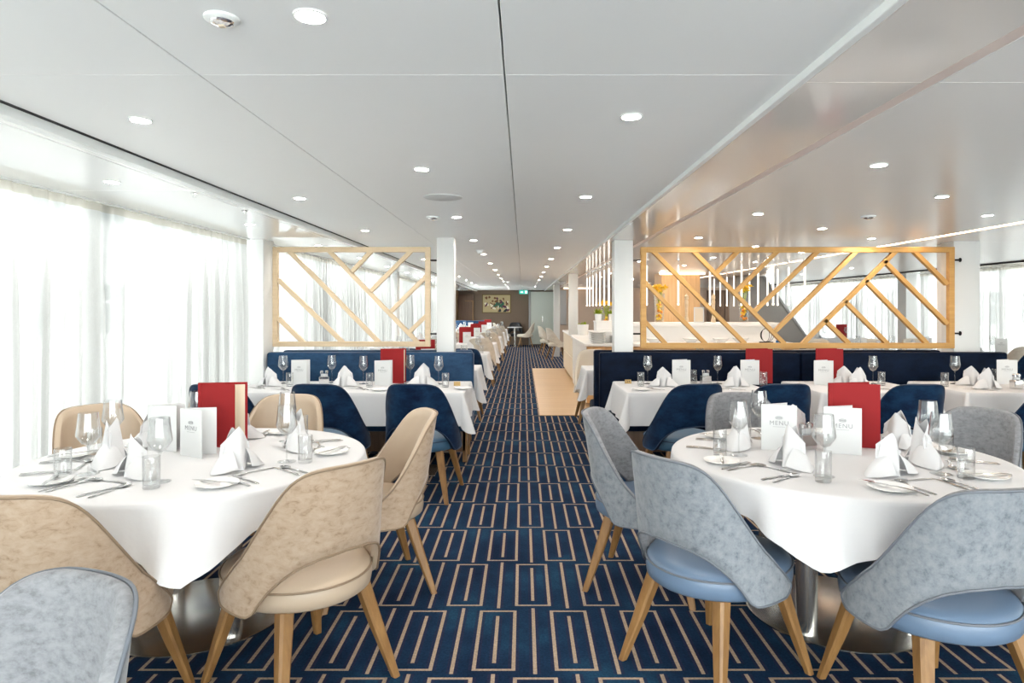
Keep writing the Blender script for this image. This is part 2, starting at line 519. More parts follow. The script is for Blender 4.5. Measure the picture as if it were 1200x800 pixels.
# ---- far wall and the walls around the bar
mb = MB(); mb.box(XL - 0.1, XR + 0.1, YF, YF + 0.15, 0, 2.34, 'wall_taupe'); struct('wall_far', mb.mesh('wall_far'))
mb = MB(); mb.box(1.2, XR, 22.0, 22.12, 0, 2.2, 'wall_tan'); struct('wall_bar', mb.mesh('wall_bar'))
mb = MB(); mb.box(0.3, 1.22, 25.9, 25.985, 0.03, 2.1, 'door_glass_green', 0.01)
d = struct('door_1', mb.mesh('door_1'))
m = MB(); m.box(0.74, 0.78, 25.88, 25.9, 0.9, 1.15, 'steel_brushed', 0.005); struct('door_handle', m.mesh('door_handle'), d)
m = MB(); m.box(0.22, 0.29, 25.86, 25.99, 0, 2.14, 'metal_grey', 0.004); struct('door_frame', m.mesh('door_frame'), d)
mb = MB(); mb.box(-2.55, -1.95, 25.9, 25.99, 0.0, 2.0, 'walnut', 0.004)
d = struct('door_2', mb.mesh('door_2'))
m = MB(); m.box(-2.0, -1.95, 25.87, 25.9, 0, 1.75, 'oak_leg', 0.004); m.box(-2.3, -1.95, 25.87, 25.9, 1.72, 1.75, 'oak_leg', 0.004); struct('door_frame', m.mesh('door_frame'), d)
mb = MB(); mb.box(-2.62, -2.56, 25.0, 25.98, 0, 2.12, 'oak_leg', 0.004); struct('trim_4', mb.mesh('trim_4'))
mb = MB(); mb.box(6.15, 7.25, 21.93, 21.998, 0.0, 2.05, 'walnut', 0.004)
d = struct('door_3', mb.mesh('door_3'))
for k in range(4):
    m = MB(); m.box(6.2 + k * 0.265, 6.44 + k * 0.265, 21.91, 21.93, 0.05, 2.0, 'walnut', 0.004); struct('door_leaf', m.mesh('door_leaf'), d)
mb = MB(); mb.box(1.24, 1.44, 21.94, 21.998, 0.9, 2.05, 'metal_grey', 0.004); struct('door_4', mb.mesh('door_4'))

# ---- window walls: sill, head and mullions with panes between, on both sides; the unseen one behind is added
def window_wall(name, n, axis, at, a0, a1, inward, step=2.2):
    """axis 'Y': runs along Y at x = at; axis 'X': runs along X at y = at"""
    def bx(m, a, b, d0, d1, z0, z1, mat, bev=0.004):
        d0, d1 = sorted((at + d0 * inward, at + d1 * inward))
        if axis == 'Y': m.box(d0, d1, a, b, z0, z1, mat, bev)
        else: m.box(a, b, d0, d1, z0, z1, mat, bev)
    m = MB(); bx(m, a0, a1, -0.06, 0.06, 0.0, 0.10, 'pier_white'); bx(m, a0, a1, -0.06, 0.02, 2.155, 2.34, 'pier_white')
    wl = struct(name, m.mesh(name))
    cnt = max(1, round((a1 - a0) / step)); w = (a1 - a0) / cnt
    for k in range(cnt):
        m = MB(); fr = 0.045
        a, b = a0 + k * w, a0 + (k + 1) * w
        bx(m, a, a + fr, -0.03, 0.03, 0.10, 2.155, 'metal_grey'); bx(m, b - fr, b, -0.03, 0.03, 0.10, 2.155, 'metal_grey')
        bx(m, a + fr, b - fr, -0.03, 0.03, 0.10, 0.14, 'metal_grey'); bx(m, a + fr, b - fr, -0.03, 0.03, 2.115, 2.155, 'metal_grey')
        wo = struct('window_%d' % (n + k), m.mesh('window'))
        g = MB(); bx(g, a + fr - 0.01, b - fr + 0.01, -0.006, 0.006, 0.13, 2.125, 'window_glass', 0)
        struct('pane', g.mesh('pane'), wo)
    return n + cnt
wn = 1
for ya, yb in ((YB, 6.45), (6.72, 13.3), (13.57, 20.1), (20.37, YF)):
    wn = window_wall('wall_left', wn, 'Y', XL, ya, yb, 1)
for ya, yb in ((YB, 6.6), (6.9, 13.3), (13.6, 20.1), (20.4, YF)):
    wn = window_wall('wall_right', wn, 'Y', XR, ya, yb, -1)
wn = window_wall('wall_behind', wn, 'X', YB, XL, XR, 1)  # unseen windows, assumed close and uncurtained to give frontal light
for y0 in (6.45, 13.3, 20.1):
    mb = MB(); mb.box(XL - 0.06, -2.55, y0, y0 + 0.27, 0, ZS + 0.02, 'pier_white', 0.004); struct('pier', mb.mesh('pier'))
for y0 in (6.6, 13.3, 20.1):
    mb = MB(); mb.box(7.75, XR + 0.06, y0, y0 + 0.3, 0, ZR + 0.02, 'pier_white', 0.004); struct('pier', mb.mesh('pier'))
# columns
def column(x0, x1, y0, y1, z0=0.0, zt=None):
    m = MB(); m.box(x0, x1, y0, y1, z0, zt or ZC, 'column_white', 0.006, 2); return struct('column', m.mesh('column'))
column(-0.872, -0.697, 6.625, 6.805)
column(0.92, 1.11, 6.625, 6.805, 0, ZR)
column(0.92, 1.10, 13.15, 13.33, 0.925, ZR)
column(0.92, 1.10, 19.7, 19.88, 0, ZR)
column(4.41, 4.68, 6.728, 6.93, 0, ZR)
mb = MB(); mb.box(4.50, 4.70, 6.93, 7.15, 0, ZR, 'pier_white', 0.004); struct('pier', mb.mesh('pier'))

# ---- outside: pale riverside building beyond the left windows
mb = MB(); mb.box(-40, 60, -40, 60, -1.6, -1.5, 'ground_outside'); struct('ground', mb.mesh('ground'))
fac = MB(); fac.box(-12.6, -11.0, -8, 34, -1.5, 6.2, 'facade_white'); 
for z in (-0.05, 2.85): fac.box(-11.0, -10.85, -8, 34, z, z + 0.18, 'facade_white', 0.02)
house = add('building', fac.mesh('building'), None, label='pale office block outside, seen dimly through the sheer curtains', cat='building')
wf_ = MB(); wf_.box(-0.03, 0.05, -0.62, 0.62, -0.75, 0.75, 'facade_white', 0.01); wf_.box(0.05, 0.06, -0.54, 0.54, -0.66, 0.66, 'facade_window', 0)
wf_.box(0.06, 0.075, -0.03, 0.03, -0.66, 0.66, 'facade_white', 0); wf_.box(0.06, 0.075, -0.54, 0.54, 0.14, 0.2, 'facade_white', 0)
wf_ = wf_.mesh('window')
for z in (1.45, 4.4):
    for k in range(17): add('window', wf_, house, (-11.0, -5.5 + k * 2.3, z))

m = MB(); m.box(19.0, 20.6, -8, 34, -1.5, 5.6, 'facade_white'); m.box(18.85, 19.0, -8, 34, 2.6, 2.8, 'facade_white', 0.02)  # unseen block added to keep open sky off the bar-side curtains
dimming_block = add('building', m.mesh('building'), None, label='unseen pale block added outside to dim the bar-side curtains', cat='building')
for k in range(17): add('window', wf_, dimming_block, (19.0, -5.5 + k * 2.3, 1.45), rz=PI)

# ---- sheer pleated curtains
def curtain(xw, inward, y0, y1, ztop, label, seed, group=None, lam=0.15):
    rnd = random.Random(seed)
    n = int((y1 - y0) / 0.0125); rows = 12
    ph = [0.0]
    for k in range(n): ph.append(ph[-1] + 2 * PI * 0.0125 / lam * (1 + 0.35 * math.sin(k * 0.041 + seed) + 0.25 * math.sin(k * 0.0173 + 2 * seed)))
    big = [rnd.uniform(0, 2 * PI) for _ in range(3)]
    def off(i, t):
        y = y0 + i * 0.0125
        a = 0.010 + 0.026 * min(1, t * 3.0)
        p = ph[i]
        w = math.sin(p + 0.5 * math.sin(t * 2 + y))
        w = math.copysign(abs(w) ** 0.75, w)
        return a * w + min(1, t * 2) * 0.017 * math.sin(y * 9.1 + big[0] + t) + 0.012 * t * math.sin(y * 4.7 + big[1])
    def shift(i, t): return 0.012 * min(1, t * 3) * math.cos(ph[i] * 0.5 + t * 1.3)
    zs = [ztop - 0.052 - (ztop - 0.052 - 0.02) * (j / (rows - 1)) ** 1.25 for j in range(rows)]
    def fn(i, j):
        t = j / (rows - 1)
        return (xw + inward * off(i, t), y0 + i * 0.0125 + shift(i, t), zs[j])
    m = MB(); m.grid(fn, n, rows, 'sheer_fabric')
    c = add('sheer_curtain', m.mesh('sheer_curtain', sharp=80), None, label=label, cat='curtain', group=group)
    tp = MB()
    tp.grid(lambda i, j: (xw + inward * off(i, 0.0), y0 + i * 0.0125, ztop - 0.052 * j), n, 2, 'sheer_tape')
    add('heading_tape', tp.mesh('heading_tape', sharp=80), c)
    rl = MB(); rl.box(xw - 0.012, xw + 0.012, y0, y1, ztop - 0.001, ztop + 0.012, 'fascia_white', 0.002); add('curtain_track', rl.mesh('curtain_track'), c)
curtain(-2.68, 1, YB + 0.15, 6.42, 2.115, 'sheer white pleated curtain beside the round table with beige chairs', 1)
curtain(-2.68, 1, 6.75, 13.28, 2.115, 'sheer white pleated curtain behind the pale oak lattice screen', 2)
curtain(-2.68, 1, 13.6, 20.05, 2.115, 'sheer white pleated curtain at the window row past the lattice screen, near the painting', 3)
curtain(8.0, -1, YB + 0.15, 6.58, 2.14, 'sheer white pleated curtain on the window just before the white pier', 4)
curtain(8.0, -1, 6.93, 13.28, 2.14, 'sheer white curtain beyond the golden lattice screen, next to the pier', 5)
curtain(8.0, -1, 13.62, 20.05, 2.14, 'sheer white curtain far beyond the golden lattice screen, past the grey stair', 6)

# ---- ceiling fittings
def mk_downlight():
    t = thing('downlight', '', 'downlight')
    m = MB(); m.lathe([(0.041, 0.0), (0.041, -0.004), (0.036, -0.006), (0.033, -0.004), (0.033, 0.0)], 'fascia_white', 28); add('trim_ring', m.mesh('trim_ring'), t)
    m = MB(); m.lathe([(0.0, -0.0015), (0.033, -0.0015)], 'lamp_glow', 28); add('diffuser', m.mesh('diffuser'), t)
    return t
DL = Kit(mk_downlight)
for x0, y0, st in ((-0.516, 1.594, 1.755), (0.40, 2.43, 1.75), (-1.44, 2.474, 1.76)):
    y = y0
    while y < 25: 
        DL.put((x0, y, ZC), 0, 'round recessed downlight in the flat ceiling above the aisle', 'downlights in the main ceiling'); y += st
for k in range(11): DL.put((-2.195, 1.74 + 1.77 * k, ZS), 0, 'round recessed downlight in the glossy ceiling strip by the sheer curtains', 'downlights along the window strip')
for x0, y0 in ((1.705, 1.53), (2.575, 4.04), (3.43, 4.85)):
    y = y0
    while y < 21:
        DL.put((x0, y, ZR), 0, 'round recessed downlight in the warm grey ceiling over the bar side', 'downlights over the bar side'); y += 1.62
for k in range(8): DL.put((5.6, 5.2 + 2.0 * k, ZR), 0, 'round recessed downlight between the glowing cove and the window pier', 'downlights beyond the cove')
def mk_emergency():
    t = thing('emergency_light', '', 'emergency light')
    m = MB(); m.lathe([(0.0, 0), (0.052, 0.0), (0.052, -0.006), (0.044, -0.012), (0.02, -0.014), (0.0, -0.014)], 'fascia_white', 28); add('housing', m.mesh('housing'), t)
    m = MB(); m.lathe([(0.036, -0.012), (0.033, -0.018), (0.018, -0.024), (0.0, -0.025)], 'chrome', 24); add('lens', m.mesh('lens'), t)
    m = MB(); m.box(-0.009, 0.009, -0.009, 0.009, -0.028, -0.0225, 'page_cream', 0.001); add('led_chip', m.mesh('led_chip'), t)
    return t
EL = Kit(mk_emergency)
EL.put((-0.737, 1.608, ZC), 0, 'chrome-centred emergency light beside a recessed downlight', None, (0.8, 0.8, 0.8))
EL.put((-0.70, 5.11, ZC), 0, 'small emergency light just past the round ceiling speaker')
EL.put((2.575, 4.90, ZR), 0, 'small emergency light in the warm grey ceiling over the bar side')
m = MB(); m.lathe([(0, -0.006), (0.118, -0.006), (0.124, -0.003), (0.124, 0)], 'speaker_grille', 40)
add('ceiling_speaker', m.mesh('ceiling_speaker'), None, (-0.513, 4.2, ZC), label='flat round ceiling speaker grille', cat='speaker')
def mk_smoke():
    t = thing('smoke_detector', '', 'smoke detector')
    m = MB(); m.lathe([(0, -0.012), (0.05, -0.012), (0.052, 0)], 'fascia_white', 24); add('base', m.mesh('base'), t)
    m = MB(); m.lathe([(0.035, -0.012), (0.034, -0.032), (0.022, -0.045), (0, -0.046)], 'fascia_white', 24); add('sensor_head', m.mesh('sensor_head'), t)
    return t
SM = Kit(mk_smoke)
SM.put((-0.53, 8.04, ZC), 0, 'white smoke detector on the ceiling over the aisle before the lattice column row')
SM.put((-0.40, 17.5, ZC), 0, 'white smoke detector on the ceiling far down the aisle')
def mk_sprinkler():
    t = thing('sprinkler_head', '', 'sprinkler')
    m = MB(); m.lathe([(0, -0.003), (0.02, -0.003), (0.021, 0)], 'chrome', 16); add('escutcheon', m.mesh('escutcheon'), t)
    m = MB(); m.lathe([(0.006, -0.003), (0.006, -0.018), (0.013, -0.019), (0.013, -0.021), (0, -0.021)], 'chrome', 12); add('deflector', m.mesh('deflector'), t)
    return t
SP = Kit(mk_sprinkler)
for x, y in ((-1.93, 3.86), (-1.93, 4.55)): SP.put((x, y, ZS), 0, 'tiny chrome sprinkler head in the glossy window-side ceiling', 'sprinkler heads')
# warm LED cove line over the outer side of the bar
def led(x0, x1, y0, y1, z0, z1, label):
    t = thing('led_strip', label, 'strip light', ((x0 + x1) / 2, y0, z0))
    m = MB(); m.box(-(x1 - x0) / 2, (x1 - x0) / 2, 0, y1 - y0, 0.010, z1 - z0, 'led_glow', 0); add('diffuser', m.mesh('diffuser'), t)
    m = MB(); m.box((x1 - x0) / 2, (x1 - x0) / 2 + 0.012, 0, y1 - y0, -0.002, z1 - z0, 'warm_tint_trim', 0.001); add('edge_trim', m.mesh('edge_trim'), t)
led(3.97, 4.04, 1.0, 21.8, ZR + 0.0, ZR + 0.04, 'long glowing warm light line set in the ceiling over the bar')

# ================================================================== LATTICE SCREENS
YL = 6.715
def lattice(label, rect, inner, bars, mat, fw, pins):
    x0, x1 = X(rect[0], YL), X(rect[2], YL); z1, z0 = Z(rect[1], YL), Z(rect[3], YL)
    t = thing('lattice_screen', label, 'screen', ((x0 + x1) / 2, YL, z0))
    ox, oz = (x0 + x1) / 2, z0
    dd = 0.028
    def piece(name, a, b, c, d):
        m = MB(); m.box(a - ox, b - ox, -dd, dd, c - oz, d - oz, mat, 0.003); add(name, m.mesh(name), t)
    piece('frame_stile', x0, x0 + fw, z0, z1); piece('frame_stile', x1 - fw, x1, z0, z1)
    piece('frame_rail', x0 + fw, x1 - fw, z0, z0 + fw); piece('frame_rail', x0 + fw, x1 - fw, z1 - fw, z1)
    hw = 0.021
    for (ax, ay, bx_, by) in bars:
        p, q = Vector((X(ax, YL), 0, Z(ay, YL))), Vector((X(bx_, YL), 0, Z(by, YL)))
        L = (q - p).length + 0.01
        m = MB(); m.box(-L / 2, L / 2, -dd + 0.004, dd - 0.004, -hw, hw, mat, 0.002)
        ang = math.atan2(q.z - p.z, q.x - p.x); c = (p + q) / 2
        o = add('slat', m.mesh('slat'), t, (c.x - ox, 0, c.z - oz), rot=(0, -ang, 0))
    for (xa, xb, zz) in pins:
        m = MB(); m.tube([(xa - ox, 0, zz - oz), (xb - ox, 0, zz - oz)], 0.009, 'black_steel', 10)
        far = xa if abs(xa - ox) > abs(xb - ox) else xb
        s = 0.006 if far > ox else -0.006
        m.tube([(far - ox - s, 0, zz - oz), (far - ox, 0, zz - oz)], 0.022, 'black_steel', 14)
        add('bracket_pin', m.mesh('bracket_pin'), t)
def z5(a, b, c, d): return (280 + a / 4, 270 + b / 4, 280 + c / 4, 270 + d / 4)
def z7(a, b, c, d): return (730 + a / 4.444, 270 + b / 4.444, 730 + c / 4.444, 270 + d / 4.444)
lattice('pale oak lattice screen of slanted slats in front of the sheer curtains',
        (320, 289.5, 504.5, 406), None,
        [z5(188, 413, 302, 524), z5(188, 233, 487, 524), z5(236, 96, 657, 524), z5(423, 96, 838, 524),
         z5(528, 195, 622, 96), z5(616, 287, 808, 96), z5(710, 382, 880, 213), z5(803, 472, 880, 398)],
        'oak_pale', 0.052,
        [(X(311, YL), X(321, YL), Z(305, YL)), (X(312, YL), X(321, YL), Z(390, YL)), (X(504, YL), -0.872, Z(305, YL)), (X(504, YL), -0.872, Z(391, YL))])
lattice('golden oak lattice screen of slanted slats above the dark bench, bar behind',
        (750.5, 289.5, 1117, 408), None,
        [z7(112, 472, 220, 588), z7(112, 267, 428, 588), z7(152, 104, 633, 588), z7(362, 104, 838, 588),
         z7(488, 217, 603, 104), z7(588, 317, 808, 104), z7(688, 417, 1018, 104), z7(788, 527, 0, 0)[:2] + (1004, 293.5),
         (940.5, 402.5, 1050, 293.5), (1036, 306, 1109, 379), (1014, 329, 1085.5, 402), (990, 353, 1039, 402), (966, 375, 994, 402), (1070, 293.5, 1109, 332.5)],
        'oak_light', 0.056,
        [(1.11, X(751, YL), Z(305, YL)), (1.11, X(751, YL), Z(391, YL)), (X(1116, YL), X(1125.5, YL), Z(304.5, YL)), (X(1116, YL), X(1125.5, YL), Z(390.5, YL))])

# ================================================================== CHAIRS
def interp(pts, a):
    for (a0, v0), (a1, v1) in zip(pts, pts[1:]):
        if a <= a1:
            t = (a - a0) / (a1 - a0); t = max(0, min(1, t))
            return v0 + (v1 - v0) * t
    return pts[-1][1]
def smooth_curve(pts, n=113):
    ys = [interp(pts, k) for k in range(n)]
    for _ in range(8): ys = [ys[0]] + [(ys[k - 1] + 2 * ys[k] + ys[k + 1]) / 4 for k in range(1, n - 1)] + [ys[-1]]
    return ys
TOP = smooth_curve([(0, .888), (22, .887), (34, .880), (44, .864), (53, .832), (61, .780), (71, .695), (84, .580), (96, .490), (106, .438), (112, .405)])
BOT = smooth_curve([(0, .576), (20, .568), (34, .548), (44, .518), (52, .484), (58, .452), (63, .410), (67, .378), (73, .370), (104, .372), (112, .392)])
def tv(tab, deg):
    d = min(111.999, abs(deg)); k = int(d); f = d - k
    return tab[k] * (1 - f) + tab[min(112, k + 1)] * f
def shell_pt(deg, z, inset=0.0):
    t = (z - 0.40) / 0.48
    rx = 0.290 - 0.042 * t - inset; ry = 0.268 - 0.030 * t - inset
    a = math.radians(deg); sn, cs = math.sin(a), math.cos(a)
    sx = math.copysign(abs(sn) ** 0.88, sn); c2 = math.copysign(abs(cs) ** 0.88, cs)
    lean = -0.105 * max(0, t) ** 1.1
    return Vector((rx * sx, -ry * c2 + lean, z))

CH = {}
def chair_meshes():
    n, rows = 45, 9
    degs = [-112 + 224 * i / (n - 1) for i in range(n)]
    for outer, inner, key in (('beige_velvet', 'beige_leather', 'beige'), ('greyblue_velvet', 'grey_velvet_inner', 'grey'), ('navy_velvet', 'navy_velvet', 'navy'), ('cream_velvet', 'cream_leather', 'cream'), ('black_leather', 'black_leather', 'black')):
        m = MB()
        th = 0.030
        def pt(i, j, ins):
            d = degs[i]; zb, zt = tv(BOT, d), tv(TOP, d)
            return shell_pt(d, zb + (zt - zb) * j / (rows - 1), ins)
        m.grid(lambda i, j: pt(i, j, 0.0), n, rows, outer)
        m.grid(lambda i, j: pt(i, rows - 1 - j, th), n, rows, inner)
        # rounded rim: top edge, bottom edge and both front ends
        loop = [(i, rows - 1) for i in range(n)] + [(n - 1, j) for j in range(rows - 2, 0, -1)] + [(i, 0) for i in range(n - 1, -1, -1)] + [(0, j) for j in range(1, rows - 1)]
        def rim(k, q):
            i, j = loop[k]
            o, p = pt(i, j, 0.0), pt(i, j, th)
            d = degs[i]; zb, zt = tv(BOT, d), tv(TOP, d)
            up = Vector((0, 0, 1)) if j == rows - 1 else (Vector((0, 0, -1)) if j == 0 else Vector((0, 1, 0)))
            t = q / 3
            return o.lerp(p, t) + up * 0.008 * math.sin(PI * t)
        m.grid(rim, len(loop), 4, inner, closed_u=True)
        CH['shell_' + key] = m.mesh('backrest', sharp=60, weld=0.0005)
        pm = MB()
        pts = []
        for k in range(len(loop)):
            i, j = loop[k]; o = pt(i, j, -0.001)
            up = Vector((0, 0, 0.003)) if j == rows - 1 else (Vector((0, 0, -0.003)) if j == 0 else Vector((0, 0.003, 0)))
            pts.append(o + up)
        pip = {'beige': 'beige_piping', 'grey': 'greyblue_piping', 'navy': 'navy_piping', 'cream': 'cream_leather', 'black': 'black_leather'}[key]
        pm.tube(pts, 0.0045, pip, 6, closed=True)
        CH['piping_' + key] = pm.mesh('piping', sharp=80)
        st = {'beige': 'beige_leather', 'grey': 'paleblue_leather', 'navy': 'navy_leather', 'cream': 'cream_leather', 'black': 'black_leather'}[key]
        s = MB()
        prof = [(0.0, .366), (0.80, .366), (0.95, .371), (1.0, .382), (1.015, .41), (1.005, .442), (0.985, .452), (0.95, .464), (0.85, .474), (0.6, .482), (0.3, .485), (0, .486)]
        s.lathe(prof, st, 44, loc=(0, 0.030, 0), sx=0.272, sy=0.300)
        CH['seat_' + key] = s.mesh('seat', sharp=60)
        s = MB(); s.tube([(0.2755 * math.cos(2 * PI * k / 48), 0.030 + 0.3035 * math.sin(2 * PI * k / 48), 0.446) for k in range(48)], 0.004, pip, 6, closed=True)
        CH['seatpip_' + key] = s.mesh('piping', sharp=80)
    for sx in (-1, 1):
        for sy in (-1, 1):
            m = MB()
            tx, ty = 0.165 * sx, (0.185 if sy > 0 else 0.155) * sy; fx, fy = 0.248 * sx, (0.275 if sy > 0 else 0.265) * sy
            verts = []
            for cx, cyy, z, h in ((tx, ty, 0.374, 0.0285), (tx + (fx - tx) * .45, ty + (fy - ty) * .45, 0.20, 0.0235), (fx, fy, 0.0, 0.0145)):
                b = h * 0.35
                verts += [(cx + px, cyy + py, z) for px, py in ((h - b, -h), (h, -h + b), (h, h - b), (h - b, h), (-h + b, h), (-h, h - b), (-h, -h + b), (-h + b, -h))]
            faces = [(r * 8 + k, r * 8 + (k + 1) % 8, r * 8 + 8 + (k + 1) % 8, r * 8 + 8 + k) for r in range(2) for k in range(8)] + [tuple(range(7, -1, -1)), tuple(range(16, 24))]
            m.faces(verts, faces, 'oak_leg')
            CH['leg_%d_%d' % (sx, sy)] = m.mesh('leg', sharp=30)
chair_meshes()
def mk_chair(key):
    def f():
        t = thing('dining_chair', '', 'chair')
        b = add('backrest', CH['shell_' + key], t); add('piping', CH['piping_' + key], b)
        s = add('seat', CH['seat_' + key], t); add('piping', CH['seatpip_' + key], s)
        for sx in (-1, 1):
            for sy in (-1, 1): add('leg', CH['leg_%d_%d' % (sx, sy)], t)
        return t
    return Kit(f)
CHAIR = {k: mk_chair(k) for k in ('beige', 'grey', 'navy', 'cream', 'black')}
def face(x, y, tx, ty):
    """rotation that turns a chair at (x, y) to face (tx, ty)"""
    return math.atan2(ty - y, tx - x) - PI / 2
def chair(key, x, y, target, label, group=None):
    rz = face(x, y, *target) if isinstance(target, tuple) else target
    return CHAIR[key].put((x, y, 0), rz, label, group)

TL, TR = (-1.53, 3.12), (1.49, 3.15)          # centres of the two round tables
g = 'beige chairs around the round table by the curtains'
chair('beige', -1.55, 2.28, -0.06, 'beige velvet chair with oak legs at the round table, beside the pale grey chair', g)
chair('beige', -0.865, 2.57, TL, 'beige velvet chair directly in front of the steel base plate', g)
chair('beige', -0.80, 3.46, TL, 'beige velvet chair standing side-on to the aisle at the round table', g)
chair('beige', -1.50, 3.93, (-1.53, 3.1), 'beige chair across the round table, between it and a navy chair', g)
chair('beige', -2.22, 3.60, TL, 'beige chair at the round table with its back against the sheer curtain', g)
chair('grey', -1.02, 1.07, (-1.37, 0.25), 'pale grey velvet chair standing alone behind the beige chair')
g = 'grey-blue chairs around the round table on the bar side'
chair('grey', 0.66, 3.50, TR, 'grey-blue velvet chair standing side-on to the aisle at the round table', g)
chair('grey', 0.77, 2.66, TR, 'grey-blue velvet chair with blue seat at the aisle corner of the round table', g)
chair('grey', 1.46, 2.35, 0.16, 'grey-blue velvet chair directly before the steel columns, blue seat under an arched opening', g)
chair('grey', 2.28, 3.50, TR, 'grey velvet chair at the round table beside the middle rectangular table', g)
chair('grey', 1.42, 4.02, (1.49, 3.1), 'grey velvet chair across the round table, touching a navy chair', g)
g = 'navy chairs at the long table by the curtains'
chair('navy', -2.27, 5.15, -0.08, 'navy velvet chair half hidden by the red menu book on the round table', g)
chair('navy', -1.50, 5.15, -0.10, 'navy velvet chair at the middle of the long table, behind a beige chair', g)
chair('navy', -0.78, 5.15, -0.12, 'navy velvet chair at the aisle end of the long table', g)
g = 'navy chairs at the tables below the golden lattice'
chair('navy', 1.24, 5.15, 0.22, 'navy velvet chair at the table numbered 34, beside the aisle chair', g)
chair('navy', 1.93, 5.16, 0.05, 'navy velvet chair between the table numbered 34 and a grey chair', g)
chair('navy', 2.93, 5.14, 0.0, 'navy velvet chair behind the wine glasses of the round table', g)
chair('navy', 3.95, 5.12, 0.15, 'navy velvet chair at the last rectangular table before the white pier', g)

# further chairs down the room
chair('navy', -0.80, 8.75, PI, 'navy chair facing the bench just past the white column', 'navy chairs past the column')
chair('navy', -1.60, 8.75, PI, 'navy chair facing the bench just past the white column', 'navy chairs past the column')
for k, y in enumerate((12.45, 15.35, 18.25, 21.15)):
    nth = ('first', 'second', 'third', 'last')[k]
    for x, w in ((-0.80, 'beside the aisle'), (-1.62, 'away from the aisle')): chair('cream', x, y, 0.0, 'cream chair %s at the %s cream-chaired table past the column' % (w, nth), 'cream chairs along the aisle')
for x, w in ((0.95, 'beside the aisle'), (1.86, 'second from the aisle'), (2.80, 'third from the aisle'), (3.75, 'fourth from the aisle')): chair('cream', x, 8.52, PI, 'cream chair between the dark bench and the bar, ' + w, 'cream chairs before the bar')
chair('cream', -0.80, 24.9, -PI / 2, 'cream chair at the small far table below the painting', 'cream chairs by the far wall')
chair('cream', 0.10, 24.7, PI / 2, 'cream chair at the small far table beside the glazed door', 'cream chairs by the far wall')
chair('black', -0.30, 25.5, PI, 'black chair against the far wall behind the small table')
chair('cream', 0.98, 18.6, -PI / 2 + 0.3, 'cream chair beside the far end of the buffet', 'cream chairs past the buffet')
chair('cream', 0.80, 20.6, -PI / 2 + 0.2, 'cream chair past the last white column', 'cream chairs past the buffet')
for x, y, w in ((5.3, 11.55, 'its end by the stair'), (6.3, 11.6, 'its middle'), (7.1, 11.7, 'its end by the curtain')): chair('cream', x, y, PI, 'cream chair at the window table beyond the golden lattice, at ' + w, 'cream chairs at the window table')
chair('cream', 7.35, 9.85, 0.0, 'cream chair at the window table beside the white pier, next to a navy chair')
chair('navy', 6.85, 8.95, 0.0, 'navy chair beyond the white pier, by the window')

# ================================================================== TABLES AND CLOTHS
def mk_round_table():
    t = thing('round_table', '', 'table')
    m = MB(); m.lathe([(0, .715), (0.745, .715), (0.75, .72), (0.75, .738), (0.745, .742), (0, .742)], 'oak_panel', 56); add('tabletop', m.mesh('tabletop'), t)
    for a in (-0.23, 0.23):
        for b in (-0.23, 0.23):
            m = MB(); m.lathe([(0.046, .012), (0.046, .715)], 'steel_brushed', 28, (a, b, 0)); add('column', m.mesh('column'), t)
    m = MB(); m.lathe([(0, 0), (0.40, 0), (0.405, .003), (0.405, .009), (0.395, .013), (0, .015)], 'steel_brushed', 64); add('base_plate', m.mesh('base_plate'), t)
    return t
RT = Kit(mk_round_table)
RT.put((TL[0], TL[1], 0), 0.05, 'round table on steel columns and base plate, ringed by beige chairs', 'round tables')
RT.put((TR[0], TR[1], 0), 0.0, 'round table on steel columns and base plate, ringed by grey-blue chairs', 'round tables')

def round_cloth(c, ang0, s, label, seats=()):
    R = 0.752; n = 180; rows = 16
    rnd = random.Random(int(ang0 * 100))
    f1, f2 = rnd.uniform(0, 6), rnd.uniform(0, 6)
    def drop(a):
        q = (a - ang0 + PI / 4) % (PI / 2) - PI / 4          # 0 at a corner
        D = s * (1 + 0.21 * (1 - abs(q) / (PI / 4)) ** 1.6)
        return D - R, abs(q)
    def fn(i, j):
        a = 2 * PI * i / n
        d, q = drop(a)
        if j == 0: r, z = 0.0, .7445
        elif j <= 2: r, z = R * (0.55 if j == 1 else 0.97), .7445
        elif j == 3: r, z = R + 0.001, .7435
        elif j == 4: r, z = R + 0.007, .737
        else:
            t = (j - 4) / (rows - 5)
            cor = math.exp(-(q / 0.24) ** 2)
            fold = math.exp(-((q - 0.42) / 0.13) ** 2)
            fl = 0.018 + 0.11 * cor - 0.045 * fold + 0.030 * math.sin(a * 13 + f1) + 0.022 * math.sin(a * 23 + f2) + 0.012 * math.sin(a * 37 + f1)
            near = max([math.exp(-(((math.degrees(a) - q0 + 180) % 360 - 180) / 17.0) ** 2) for q0 in seats] + [0.0])
            fl = fl * (1 - near) + 0.004 * near          # lifted and tucked where a chair is pushed in
            dd = d * (1 - 0.18 * cor) * (1 - near) + min(d, 0.125) * near
            r = R + 0.008 + max(-0.006, fl) * t ** 1.15
            z = .737 - dd * t + 0.0
        return (r * math.cos(a), r * math.sin(a), z)
    m = MB(); m.grid(fn, n, rows, 'linen', closed_u=True)
    add('tablecloth', m.mesh('tablecloth', sharp=70, weld=0.0002), None, (c[0], c[1], 0), label=label, cat='tablecloth', group='white cloths on the round tables')
round_cloth(TL, math.radians(292), 0.90, 'white linen cloth hanging in a point over the round table with beige chairs', (264, 320, 26, 88, 146))
round_cloth(TR, math.radians(241), 0.885, 'white linen cloth over the round table with grey-blue chairs', (272, 214, 157, 94, 24))

